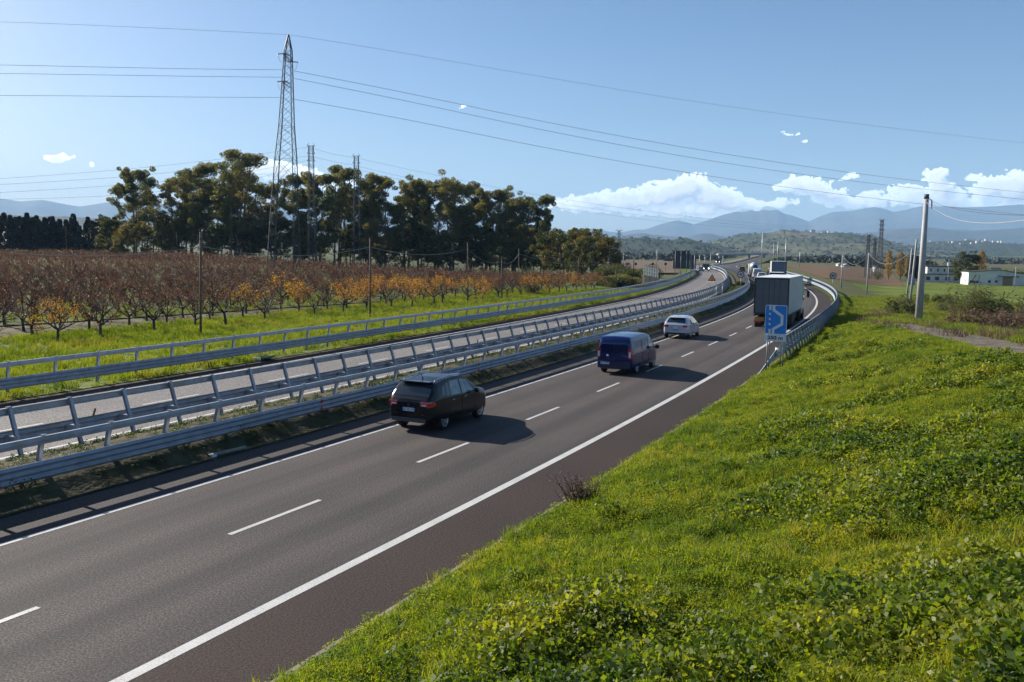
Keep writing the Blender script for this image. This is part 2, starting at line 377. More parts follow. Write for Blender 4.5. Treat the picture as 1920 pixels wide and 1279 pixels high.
az = np.radians(np.concatenate([np.linspace(-82, -34, 40), np.linspace(-33.5, 33.5, 270), np.linspace(34, 82, 40)]))
dd = np.concatenate([np.linspace(2, 120, 150), np.geomspace(121.5, 9800, 190)])
A_, D_ = np.meshgrid(az, dd); gx, gy = D_*np.sin(A_), D_*np.cos(A_)
gz = ground_z(gx, gy); r_, c_ = gx.shape; idx = np.arange(r_*c_).reshape(r_, c_)
Q = np.stack([idx[:-1, :-1], idx[:-1, 1:], idx[1:, 1:], idx[1:, :-1]], -1).reshape(-1, 4)
np_mesh('ground', np.stack([gx, gy, gz], -1).reshape(-1, 3), Q, FIELDM, kind='structure', smooth=True)

strip('carriageway', -60, 1000, 1., -5.4, 3.52, 0., ASPH, uv=True, nd=4)
strip('hard_shoulder', -60, 1000, 1., 3.52, 5.36, 0., SHOULD)
strip('kerb_edging', -60, 118, 1., 5.36, 5.45, .02, mat('kerb_concrete', (.2, .17, .13), rough=.9, var=.3, scale=1.2))
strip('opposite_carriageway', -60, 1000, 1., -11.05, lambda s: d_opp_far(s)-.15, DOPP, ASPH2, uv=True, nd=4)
strip('opposite_shoulder', -60, 1000, 1., lambda s: d_opp_far(s)-.15, lambda s: d_opp_far(s)-1.6, DOPP, SHOULD)
def med_z(s, d): return .02-.12*sstep(-d, 9.0, 11.05)+np.clip((-d-5.5)/.78, 0, 1)*.42*(1-sstep(-d, 8.4, 10.3))*(1.+.28*(fbm(s/1.3, d/1.5, 3, 31)-.5))
MEDIAN = strip('median_strip', -60, 1000, .5, -11.05, -5.4, 0., SOIL, nd=26, zf=med_z)
VERGE = strip('left_verge', -60, 130, .5, lambda s: d_opp_far(s)-1.6, -46., 0., VERGEM, nd=22, zf=left_verge_z)
strip('far_left_verge', 129, 1000, 2., lambda s: d_opp_far(s)-1.6, -25., 0., GRASSM, nd=3, zf=lambda s, d: .02-.25*sstep(-d, 20, 25))
strip('far_right_verge', 117, 1000, 2., 5.4, 9., 0., GRASSM, nd=3, zf=lambda s, d: .02-.3*sstep(d, 6, 9))
BANK = strip('grass_bank', -42, 118, .33, 5.45, lambda s: crest_d(s)+21, 0., GRASSM, nd=84, zf=bank)
strip('gravel_track', -40, 66, .4, lambda s: crest_d(s)+.35+.5*np.sin(s/5.), lambda s: crest_d(s)+5.4+.7*np.sin(s/3.7), 0., GRAVEL, nd=10, zf=lambda s, d: bank(s, d)+.05)
strip('edge_line', -60, 1000, 1., 3.32, 3.55, .004, LINE)
strip('median_edge_line', -60, 1000, 1., lambda s: -3.72-.35*sstep(s, 50, 115), lambda s: -3.57-.35*sstep(s, 50, 115), .004, LINE)
strip('opposite_median_line', -60, 1000, 1., -11.36, -11.2, DOPP+.004, LINE)
strip('opposite_edge_line', -60, 1000, 1., lambda s: d_opp_far(s)-.1, lambda s: d_opp_far(s)+.1, DOPP+.004, LINE)
def dashes(name, dfun, z, k0, k1, off=0., period=7.5, ln=3.05, w=.13):
    b = MB()
    for k in range(k0, k1):
        s0 = off+k*period
        for a, c in ((s0, s0+ln/2), (s0+ln/2, s0+ln)):
            q = [rv(a, dfun(a)-w/2, z), rv(a, dfun(a)+w/2, z), rv(c, dfun(c)+w/2, z), rv(c, dfun(c)-w/2, z)]
            b.add(q, [(0, 1, 2, 3)])
    b.build(name, LINE, kind='structure')
dashes('lane_line', lambda s: 0., .005, -6, 60)
dashes('opposite_lane_line', lambda s: (-11.28+float(d_opp_far(s)))/2, DOPP+.005, -6, 60, off=3.2)

def field(name, xs_, ys_, mat_, lift=.06, n=40, poly=None):
    """four-cornered patch of open land laid over the ground: corners in order near-left, near-right, far-right, far-left"""
    c = np.array(poly, float); u, v = np.meshgrid(np.linspace(0, 1, n), np.linspace(0, 1, n))
    P = (c[0]*((1-u)*(1-v))[..., None]+c[1]*(u*(1-v))[..., None]+c[2]*(u*v)[..., None]+c[3]*((1-u)*v)[..., None])
    z = ground_z(P[..., 0], P[..., 1])+lift; I = np.arange(n*n).reshape(n, n)
    Q = np.stack([I[:-1, :-1], I[:-1, 1:], I[1:, 1:], I[1:, :-1]], -1).reshape(-1, 4)
    return np_mesh(name, np.concatenate([P, z[..., None]], -1).reshape(-1, 3), Q, mat_, kind='structure', smooth=True)
OF_ = field('orchard_floor', 0, 0, ORCHM, .1, 60, [(-62, 40), (20, 165), (20, 265), (-205, 255)])
field('ploughed_field', 0, 0, PLOUGH, .5, 40, [(22, 262), (56, 268), (170, 690), (72, 690)])
field('rust_field', 0, 0, RUSTF, .12, 40, [(84, 236), (107, 238), (205, 480), (156, 500)])
field('meadow', 0, 0, MEADOWM, .06, 70, [(36, 62), (90, 60), (190, 285), (98, 262)])

# ---- distant land: hills and mountains as thick, rough ridges
def ridge(name, prof, D, depth, mat_, rough, n=220, rows=26, seed=0, base=-8., lumps=0.):
    px = np.array([p[0] for p in prof], float); py = np.array([p[1] for p in prof], float)
    u = np.linspace(px[0], px[-1], n); top = np.interp(u, px, py); P = np.zeros((rows, n, 3))
    for j in range(n):
        w = at(u[j], top[j], D)
        tx, tz = w.x/D, w.z
        for i in range(rows):
            t = i/(rows-1)*2-1                                 # -1 front foot, 0 crest, 1 back foot
            y = D+t*depth; x = tx*D+tx*t*depth*.9
            prof_ = (1-abs(t))**1.15
            nz = fbm(np.array(x/rough), np.array(y/rough), 5, seed)-.5
            z = base+(tz-base)*prof_*(1+.75*nz*abs(t)**.6*(1-abs(t))**.2*1.6)
            if lumps: z += lumps*(fbm(np.array(x/(rough*.06)), np.array(y/(rough*.06)), 3, seed+5)-.3)*(1-abs(t))**.3
            P[i, j] = (x, y, z)
    r, c = rows, n; I = np.arange(r*c).reshape(r, c); Q = np.stack([I[:-1, :-1], I[:-1, 1:], I[1:, 1:], I[1:, :-1]], -1).reshape(-1, 4)
    return np_mesh(name, P.reshape(-1, 3), Q, mat_, kind='structure', smooth=True), P
MOUNT = ground_mat('mountain_scrub', [(.03, .035, .03), (.05, .055, .045), (.09, .085, .07)], .0012, bump=.6, bscale=.01)
HILLM = ground_mat('hill_farmland', [(.025, .033, .024), (.045, .055, .034), (.075, .08, .048)], .01, bump=.7, bscale=.06,
                   patches=(.0075, [(.035, .047, .032), (.12, .14, .065), (.045, .058, .036), (.15, .135, .085), (.07, .095, .042), (.032, .042, .03), (.11, .1, .065)], .85))
HILLW = ground_mat('hill_woods', [(.018, .028, .014), (.035, .048, .02), (.07, .07, .03)], .02, bump=.9, bscale=.08,
                   patches=(.012, [(.025, .035, .015), (.02, .03, .015), (.05, .06, .025), (.03, .04, .018)], .5))
far = [(-400,388),(-200,372),(-60,374),(0,371),(40,377),(80,375),(110,380),(150,386),(200,378),(215,376),(300,384),(420,390),(520,382),(640,378),(760,392),(900,402),(1000,418),(1060,432),(1095,434),(1120,425),(1140,432),(1165,433),(1190,428),(1210,428),(1240,418),(1270,412),(1290,417),(1300,421),(1330,412),(1355,403),(1380,397),(1395,398),(1408,394),(1420,397),(1433,392),(1442,395),(1455,391),(1470,399),(1485,402),(1500,407),(1517,413),(1535,403),(1560,393),(1600,391),(1620,386),(1640,383),(1660,388),(1675,394),(1700,391),(1725,385),(1760,387),(1800,388),(1850,386),(1920,384),(2100,372),(2350,395)]
ridge('mountains', far, 14500, 4200, MOUNT, 1900, n=420, rows=40, seed=2)
ridge('foothills', [(1020,452),(1100,447),(1160,443),(1200,437),(1230,441),(1290,445),(1315,437),(1332,437),(1360,444),(1420,446),(1500,449),(1600,438),(1680,430),(1740,428),(1820,432),(1920,425),(2100,420),(2300,440)], 8200, 1700, MOUNT, 900, n=260, rows=26, seed=7, lumps=10)
H1, H1P = ridge('wooded_hill', [(1240,474),(1290,462),(1340,452),(1380,444),(1410,440),(1445,437),(1478,434),(1500,436),(1530,437),(1560,437),(1600,440),(1640,446),(1668,455),(1700,463),(1760,470),(1830,476)], 2900, 1150, HILLM, 420, n=300, rows=44, seed=3, base=-6, lumps=9)
H2, H2P = ridge('village_hill', [(1660,470),(1700,462),(1735,453),(1780,452),(1840,451),(1880,456),(1920,458),(1990,452),(2100,446),(2250,456),(2400,470)], 3600, 900, HILLW, 380, n=220, rows=30, seed=4, base=-6, lumps=9)
_, H3P = ridge('low_hill', [(980,466),(1080,460),(1165,449),(1210,447),(1250,450),(1288,446),(1300,450),(1330,460),(1390,468),(1450,472)], 2300, 800, HILLW, 300, n=200, rows=30, seed=6, base=-6, lumps=8)
ridge('distant_rise', [(-500,420),(-200,410),(0,402),(120,404),(230,410),(330,414),(440,420),(520,416),(620,424),(760,440),(900,452),(1010,464)], 4200, 1400, HILLW, 500, n=260, rows=26, seed=8, base=-6, lumps=9)

# trees dotted over the hills and hedgerows across the plain, too far and too many to tell apart
rg = np.random.default_rng(900); C = []
for P_, n_ in ((H1P, 560), (H2P, 380), (H3P, 300)):
    r_, c_ = P_.shape[:2]
    for _ in range(n_):
        i = int(r_*.08+rg.random()*r_*.44); j = int(rg.random()*(c_-1)); p = P_[i, j]*(1-rg.random()*.0)+0; q_ = P_[min(i+1, r_-1), j+1]; u_ = rg.random(); p = p*(1-u_)+q_*u_
        h = rg.uniform(3, 8); C += [(p[0]+rg.normal()*h*.5, p[1]+rg.normal()*h*.5, p[2]+h*rg.uniform(.1, .9)) for _ in range(14)]
for y0, x0, x1 in ((640, .10, .24), (700, .33, .62), (820, .08, .5), (980, .02, .62), (1150, .1, .6), (1400, .0, .62), (560, .36, .5), (1700, 0, .6)):
    for u_ in np.arange(x0, x1, 3.2/y0):
        if fbm(np.array(u_*y0/60), np.array(y0/60.), 3, 95) < .46: continue
        x = u_*y0; y = y0+25*math.sin(u_*9)+rg.normal()*2
        if abs(sd_of([x], [y])[1][0]+7) < 24: continue
        z = float(ground_z(np.array([x]), np.array([y]))[0]); h = rg.uniform(2.5, 6.5); C += [(x+rg.normal()*h*.35, y+rg.normal()*2, z+h*rg.uniform(.05, 1)) for _ in range(12)]
FARLEAF = mat('far_foliage', (.05, .06, .045), rough=.9, var=.45, scale=.05)
HT = np.array(C)
# ---- air
hz = MB(); hz.box((0, 7800, 640), (34000, 25000, 1350)); hb = hz.build('haze', [], kind='stuff')
hm_ = bpy.data.materials.new('haze_air'); t = nt(hm_); o_ = N(t, 'ShaderNodeOutputMaterial'); pv = N(t, 'ShaderNodeVolumePrincipled')
pv.inputs['Density'].default_value = 6.5e-5; pv.inputs['Color'].default_value = (.42, .67, 1., 1); pv.inputs['Anisotropy'].default_value = .0
t.links.new(pv.outputs[0], o_.inputs['Volume']); hb.data.materials.append(hm_)
# ================================================================== VEGETATION
LEAFY = leaf_mat('bank_weed_leaf', [(.038, .075, .011), (.1, .15, .016), (.19, .215, .022), (.26, .25, .03)], (1.72, 1.72, .45), .52, .28, rough=.6, spec=.2)
LEAFD = leaf_mat('bank_broad_weed_leaf', [(.032, .065, .012), (.08, .125, .017), (.145, .175, .022), (.21, .215, .028)], (1.85, 1.78, .48), .52, .4, rough=.5, spec=.3)
BLADE = leaf_mat('bank_grass_blade', [(.05, .09, .01), (.11, .165, .014), (.19, .22, .022), (.26, .225, .04)], (1.7, 1.65, .5), .5, .22)
VBLADE = leaf_mat('verge_grass_blade', [(.045, .08, .01), (.095, .14, .012), (.15, .185, .018), (.18, .17, .045)], (1.8, 1.7, .45), .5, .15)
DRY = leaf_mat('dry_stalks', [(.06, .035, .025), (.13, .08, .05), (.22, .15, .09)], (1.2, 1, .8), .25, .8)
EUCL = leaf_mat('eucalyptus_leaf', [(.03, .043, .017), (.058, .076, .026), (.1, .11, .036), (.14, .128, .04)], (2.1, 1.8, .8), .42, .06)
BROADL = leaf_mat('broad_leaf', [(.018, .03, .008), (.04, .055, .012), (.085, .085, .018), (.15, .11, .02)], (1.9, 1.6, .6), .4, .12)
CONIF = leaf_mat('conifer_needle', [(.008, .012, .012), (.014, .019, .017), (.024, .028, .022)], (1.2, 1.2, 1), .15, .1)
BARK = mat('orchard_bark', (.055, .04, .036), rough=.9, var=.35, scale=9., obj=True)
EBARK = mat('eucalyptus_bark', (.16, .125, .095), rough=.85, var=.4, scale=1.5, obj=True)
TWIG = mat('orchard_twig', (.072, .034, .022), rough=.85, var=.3, scale=5., obj=True)
BROWNL = leaf_mat('withered_leaf', [(.085, .035, .02), (.15, .065, .028), (.25, .12, .045)], (1.4, 1.1, .9), .3, .5)
ORANGEL = leaf_mat('orange_leaf', [(.3, .13, .012), (.46, .23, .018), (.52, .32, .03)], (1.4, 1.25, .5), .45, .5)

def leaf_quads(C, size, rg, flat=0., aspect=.6):
    """C (n,3) centres -> vertices and quads of randomly turned leaves"""
    n = len(C); a = rg.normal(size=(n, 3)); a[:, 2] *= (1-flat); a /= np.linalg.norm(a, axis=1)[:, None]+1e-9
    b = rg.normal(size=(n, 3)); b -= (b*a).sum(1)[:, None]*a; b[:, 2] *= (1-flat); b /= np.linalg.norm(b, axis=1)[:, None]+1e-9
    sz = size*rg.uniform(.6, 1.35, n)[:, None]; a = a*sz; b = b*sz*aspect
    V = np.stack([C-a, C+b, C+a, C-b], 1).reshape(-1, 3); return V, np.arange(4*n).reshape(n, 4)
def proto(name, V, Fq, mats, mi=None):
    """mesh kept for scattering only; not placed in the scene itself"""
    o = np_mesh(name, V, Fq, mats, mi=mi); COL.objects.unlink(o); return o
def weed_clump(seed, n=46, r=.22, h=.2, size=.036):
    rg = np.random.default_rng(seed); a = rg.uniform(0, 2*np.pi, n); q = np.sqrt(rg.uniform(0, 1, n))*r
    z = h*(1-(q/r)**2*.7)*rg.uniform(.35, 1.1, n); C = np.stack([q*np.cos(a), q*np.sin(a), z], 1)
    V, Fq = leaf_quads(C, size, rg, .25, .72); return V, Fq
def grass_tuft(seed, n=34, r=.16, h=.2, w=.007):
    rg = np.random.default_rng(seed); a = rg.uniform(0, 2*np.pi, n); q = np.sqrt(rg.uniform(0, 1, n))*r
    b = np.stack([q*np.cos(a), q*np.sin(a), np.zeros(n)], 1); hh = h*rg.uniform(.5, 1.2, n)
    ln = rg.normal(size=(n, 2))*.45; tip = b+np.stack([ln[:, 0]*hh, ln[:, 1]*hh, hh], 1); mid = b*.45+tip*.55; mid[:, 2] = b[:, 2]+hh*.66
    pr = rg.uniform(0, np.pi, n); sd = np.stack([np.cos(pr), np.sin(pr), np.zeros(n)], 1)*w
    V = np.stack([b-sd, mid-sd*.8, tip, mid+sd*.8, b+sd], 1)   # 5 points: two faces
    k = np.arange(n)*5
    Fq = np.stack([k, k+1, k+3, k+4], 1); V = V.reshape(-1, 3)
    F2 = np.stack([k+1, k+2, k+2, k+3], 1)
    V2 = V.copy(); V2[2::5] = V[2::5]
    # turn the tip triangle into a thin quad
    t2 = V[2::5]+sd*.12; V = np.concatenate([V, t2]); F2[:, 2] = len(V2)+np.arange(n)
    return V, np.concatenate([Fq, F2])
def scatter(name, host, protos, density, seed, smin, smax, keep=None, cat=None):
    """one object of ground cover: geometry nodes strew the clumps over a copy of the host's sheet"""
    me = host.data.copy(); me.name = name
    P = np.empty(len(me.vertices)*3, np.float32); me.vertices.foreach_get('co', P); P = P.reshape(-1, 3)
    at_ = me.attributes.new('dens', 'FLOAT', 'POINT'); at_.data.foreach_set('value', np.clip(keep(P), 0, None).astype(np.float32))
    o = link(name, me, kind='stuff')
    g = bpy.data.node_groups.new(name, 'GeometryNodeTree'); g.interface.new_socket('Geometry', in_out='INPUT', socket_type='NodeSocketGeometry'); g.interface.new_socket('Geometry', in_out='OUTPUT', socket_type='NodeSocketGeometry')
    A = lambda k, **kw: N(g, k, **kw); L = g.links.new
    gi, go = A('NodeGroupInput'), A('NodeGroupOutput')
    dp = A('GeometryNodeDistributePointsOnFaces', distribute_method='RANDOM'); na = A('GeometryNodeInputNamedAttribute', data_type='FLOAT'); na.inputs[0].default_value = 'dens'
    mu = A('ShaderNodeMath', operation='MULTIPLY'); mu.inputs[1].default_value = density; L(na.outputs[0], mu.inputs[0])
    L(gi.outputs[0], dp.inputs['Mesh']); L(mu.outputs[0], dp.inputs['Density']); dp.inputs['Seed'].default_value = seed
    jn = A('GeometryNodeJoinGeometry')
    gsel = None
    gi2 = A('GeometryNodeGeometryToInstance')
    for p in protos:
        ob = A('GeometryNodeObjectInfo'); ob.inputs['Object'].default_value = p; ob.inputs['As Instance'].default_value = True; L(ob.outputs['Geometry'], jn.inputs[0])
    ip = A('GeometryNodeInstanceOnPoints'); ip.inputs['Pick Instance'].default_value = True
    L(dp.outputs['Points'], ip.inputs['Points']); L(jn.outputs[0], ip.inputs['Instance'])
    rr = A('FunctionNodeRandomValue', data_type='FLOAT_VECTOR'); rr.inputs[0].default_value = (-.18, -.18, 0); rr.inputs[1].default_value = (.18, .18, 6.28)
    rs = A('FunctionNodeRandomValue', data_type='FLOAT'); rs.inputs[2].default_value = smin; rs.inputs[3].default_value = smax; rs.inputs['Seed'].default_value = 5
    L(rr.outputs[0], ip.inputs['Rotation']); L(rs.outputs[1], ip.inputs['Scale']); L(ip.outputs[0], go.inputs[0])
    md = o.modifiers.new('scatter', 'NODES'); md.node_group = g
    return o
WEEDS = [proto('weed_source', *weed_clump(k, 95, .24, .2+.05*(k % 3), .023+.005*(k % 3)), [LEAFD]) for k in range(5)]
TUFTS = [proto('tuft_source', *grass_tuft(20+k, 38, .17, .15+.04*k), [BLADE]) for k in range(4)]
VTUFT = [proto('verge_tuft_source', *grass_tuft(40+k, 30, .3, .26+.06*k, .013), [VBLADE]) for k in range(4)]
DTUFT = [proto('dry_tuft_source', *grass_tuft(60+k, 30, .25, .4+.1*k, .009), [DRY]) for k in range(3)]
def cam_fade(P, near, far_):
    D = np.hypot(P[:, 0], P[:, 1]); return np.clip((near/np.maximum(D, near))**.9, .05, 1)*(D < far_)
def in_view(P): return (np.abs(P[:, 0]) < .66*np.maximum(P[:, 1], 0)+3) & (P[:, 1] > 3)
def bank_sd(P): return sd_of(P[:, 0], P[:, 1])
def patchy(P): return fbm(P[:, 0]/3.1, P[:, 1]/2.2, 4, 71)
def leafy_patch(P):
    s, d = bank_sd(P); near = sstep(d-5.5, 1.2, 5.5)
    pt = patchy(P)+.13*sstep(-P[:, 1], -17, -8)-.05*sstep(P[:, 1], 18, 36)
    return sstep(pt, .52, .61)*near
def bank_keep(P):
    s, d = bank_sd(P); return (d > 5.55) & (d < crest_d(s)+.6) & in_view(P)
scatter('bank_weeds', BANK, WEEDS, 30., 1, .7, 1.6, lambda P: leafy_patch(P)*bank_keep(P)*cam_fade(P, 26, 110))
scatter('bank_clover', BANK, [proto('clover_source', *weed_clump(90+k, 100, .2, .1, .0145), [LEAFY]) for k in range(3)], 44., 6, .7, 1.4, lambda P: bank_keep(P)*cam_fade(P, 26, 110)*(1-.75*leafy_patch(P)))
scatter('bank_grass', BANK, TUFTS, 17., 2, .45, 1.05, lambda P: bank_keep(P)*cam_fade(P, 26, 110)*(1-.7*leafy_patch(P)))
scatter('rough_grass', BANK, VTUFT, 7., 3, .5, 1.3, lambda P: ((bank_sd(P)[1] > crest_d(bank_sd(P)[0])+4.2) | (bank_sd(P)[0] > 60)) & in_view(P) & (bank_sd(P)[1] > 5.6))
scatter('dry_track_grass', BANK, DTUFT, 3.5, 4, .4, 1.1, lambda P: np.where((bank_sd(P)[1] > crest_d(bank_sd(P)[0])+4.0), .9, np.where(bank_sd(P)[1] > crest_d(bank_sd(P)[0])-.6, .3, 0))*in_view(P)*sstep(fbm(P[:, 0]/4, P[:, 1]/4, 3, 77), .42, .6))
scatter('verge_tall_grass', VERGE, VTUFT, 6., 5, .45, 1.15, lambda P: in_view(P)*(P[:, 1] < 150)*(.35+sstep(fbm(P[:, 0]/3, P[:, 1]/3, 3, 83), .35, .65)))
scatter('median_weeds', MEDIAN, [proto('median_weed_source', *weed_clump(190+k, 60, .22, .2, .028), [leaf_mat('median_weed_leaf', [(.02, .045, .009), (.045, .075, .012), (.09, .11, .02)], (1.5, 1.4, .5), .35, .5)]) for k in range(2)], 6., 8, .4, 1.1, lambda P: in_view(P)*(P[:, 1] < 170)*sstep(fbm(P[:, 0]/1.6, P[:, 1]/1.6, 3, 87), .36, .6)*(sd_of(P[:, 0], P[:, 1])[1] > -10.7)*(sd_of(P[:, 0], P[:, 1])[1] < -5.75))
scatter('orchard_grass', OF_, VTUFT, 1.1, 9, .5, 1.2, lambda P: in_view(P)*(P[:, 1] < 130)*sstep(fbm(P[:, 0]/6, P[:, 1]/6, 3, 91), .4, .62))

V, Fq = leaf_quads(HT, 1.7, np.random.default_rng(901), .1, .8); np_mesh('far_hill_trees', V, Fq, FARLEAF, kind='stuff')
# ---- trees
def branch_tree(rg, trunk_h, limbs, length, levels, spread, r0, droop=.0, up=.35, twig_r=.011, kids=3):
    """list of (points, radii, level) for a spreading bare tree, and the twig tips"""
    out, tips = [], []
    lean = rg.normal(size=2)*.06
    top = Vector((lean[0]*trunk_h, lean[1]*trunk_h, trunk_h))
    out.append(([Vector((0, 0, -.15)), top*.5+Vector((.03, 0, 0)), top], [r0*1.25, r0, r0*.85], 0))
    def grow(p, d, ln, r, lv):
        n = 3; pts = [p]; q = p.copy(); dd_ = d.copy()
        for i in range(n):
            dd_ = (dd_+Vector(rg.normal(size=3))*.16+Vector((0, 0, .07-droop))).normalized(); q = q+dd_*(ln/n); pts.append(q.copy())
        rr_ = max(twig_r, r*.55); out.append((pts, [r+(rr_-r)*i/n for i in range(n+1)], lv))
        if lv >= levels: tips.append((pts[1], pts[2], pts[3])); return
        k = kids+(1 if rg.random() < .5 else 0)
        for i in range(k):
            f = rg.uniform(.35, 1.) if i else 1.
            j = min(n-1, int(f*n)); b = pts[j].lerp(pts[j+1], f*n-j) if f < 1 else pts[-1]
            e = (dd_+Vector(rg.normal(size=3))*spread+Vector((0, 0, .12))).normalized()
            grow(b, e, ln*rg.uniform(.5, .78), rr_*.85, lv+1)
    for i in range(limbs):
        a = 2*math.pi*(i+rg.uniform(-.25, .25))/limbs
        grow(top*rg.uniform(.75, 1.), Vector((math.cos(a), math.sin(a), up+rg.uniform(-.12, .35))).normalized(), length*rg.uniform(.8, 1.15), r0*.62, 1)
    return out, tips
def orchard_tree(name, seed, leaf, nleaf, label, cat='orchard tree', group='orchard trees', levels=4, tone=None):
    rg = np.random.default_rng(seed)
    br, tips = branch_tree(rg, rg.uniform(.8, 1.15), 5, 1.4, levels, .58, .1, kids=3, up=.75)
    t_ = thing(name, label, cat, group=group)
    b = MB(); c = MB()
    for pts, rad, lv in br:
        (b if lv <= 1 else c).tube(pts, rad, 7 if lv == 0 else (5 if lv <= 2 else 3), cap=False)
    b.build('trunk', BARK, t_)
    T = np.array([[p.lerp(q, u) for u in (.2, .8)]+[r] for p, q, r in tips]).reshape(-1, 3)
    C = T[rg.integers(0, len(T), nleaf)]+rg.normal(size=(nleaf, 3))*.09
    V, Fq = leaf_quads(C, .055, rg, 0, .55); c.add(V.tolist(), Fq.tolist(), 1)
    c.build('crown', [TWIG, leaf], t_)
    return t_
L_B = 'bare purple-brown fruit tree, one of many alike in the orchard rows'
L_O = 'fruit tree still holding orange autumn leaves, one of those along the orchard edge'
L_M = 'fruit tree with thin rusty leaves among the bare ones in the orchard rows'
bare = [orchard_tree('fruit_tree', 100+k, BROWNL, 270, L_B, group='bare orchard trees') for k in range(4)]
rust = [orchard_tree('fruit_tree', 120+k, BROWNL, 520, L_M, group='rusty orchard trees') for k in range(2)]
oran = [orchard_tree('fruit_tree', 140+k, ORANGEL, 1000, L_O, group='orange orchard trees') for k in range(3)]
spots = []
ra, rb = np.array([-33.3, 55.5]), np.array([14.5, 152.]); rd = (rb-ra)/np.linalg.norm(rb-ra); rn = np.array([-rd[1], rd[0]])
for row in range(0, 42):
    for k in range(-30, 34):
        p = ra+rd*(k*4.1+(row % 2)*2.05)+rn*(row*4.6); p = p+rng.normal(size=2)*.35
        if p[1] < 42 or p[0] < -.64*p[1]-3 or p[1] > 252+.02*p[0]: continue
        if p[0] > .11*p[1]-2 or rng.random() < .03: continue
        if math.hypot(p[0]+43., p[1]-164) < 4: continue
        along = float(np.dot(p-ra, rd)); D = math.hypot(*p)
        kind = 0
        if row < 3 and 27 < along: kind = 2 if rng.random() < (.72-.2*row)*(.35+.65*(27 < along < 66 or rng.random() < .55)) else (1 if rng.random() < .6 else 0)
        elif row < 5 and along > 10 and rng.random() < .2: kind = 1
        elif rng.random() < .06: kind = 1
        if row == 0 and k == 1: kind = 3
        spots.append((D, p, kind, row))
spots.sort(key=lambda q: q[0])
used = {id(o): False for o in bare+rust+oran}
def put_tree(p, kind, sc):
    src = (bare, rust, oran, oran)[kind]; o = src[int(rng.integers(len(src)))]; z = surf_z(p[0], p[1])-.03; rz = rng.uniform(0, 6.28)
    if not used[id(o)]:
        used[id(o)] = True; o.location = (p[0], p[1], z); o.rotation_euler = (0, 0, rz); o.scale = (sc,)*3; return o
    return dup(o, (p[0], p[1], z), rz, sc)
lone = False
for D, p, kind, row in spots[:300]:
    o = put_tree(p, kind, rng.uniform(.86, 1.12)*(1-.16*sstep(D, 90, 190)))
    if kind == 3 and not lone:
        lone = True; o['label'] = 'lone orange-leaved fruit tree among bare ones near the left end of the front row'; o['group'] = 'orange orchard trees'
# the remaining, far trees of the orchard: one mass
VV, FF, MM, off_ = [], [], [], 0
lows = []
for k in range(4):
    rg = np.random.default_rng(200+k); br, tips = branch_tree(rg, .7, 4, 1.6, 3, .6, .11, kids=3, twig_r=.022)
    b = MB()
    for pts, rad, lv in br: b.tube(pts[::1] if lv < 2 else [pts[0], pts[-1]], rad if lv < 2 else [rad[0], rad[-1]], 3, cap=False)
    T = np.array([[p, q] for p, q, r in tips]).reshape(-1, 3); C = T[rg.integers(0, len(T), 140)]+rg.normal(size=(140, 3))*.15
    V, Fq = leaf_quads(C, .09, rg, 0, .6); nb = len(b.v)
    lows.append((np.array(b.v+V.tolist()), np.concatenate([np.array(b.f), Fq+nb]), np.concatenate([np.zeros(len(b.f)), np.ones(len(Fq))])))
for D, p, kind, row in spots[300:]:
    V, Fq, mi = lows[int(rng.integers(4))]; a = rng.uniform(0, 6.28); sc = rng.uniform(.85, 1.1)*(1-.1*sstep(D, 90, 190)); ca, sa = math.cos(a)*sc, math.sin(a)*sc
    W = np.stack([V[:, 0]*ca-V[:, 1]*sa+p[0], V[:, 0]*sa+V[:, 1]*ca+p[1], V[:, 2]*sc+surf_z(p[0], p[1])], 1)
    VV.append(W); FF.append(Fq+off_); MM.append(mi+(2*(kind == 2))); off_ += len(V)
far_or = np_mesh('far_orchard', np.concatenate(VV), np.concatenate(FF), [TWIG, BROWNL, TWIG, ORANGEL], kind='stuff', mi=np.concatenate(MM))
far_or['label'] = 'far rows of bare orchard merging into one purple-brown mass'; far_or['category'] = 'orchard'

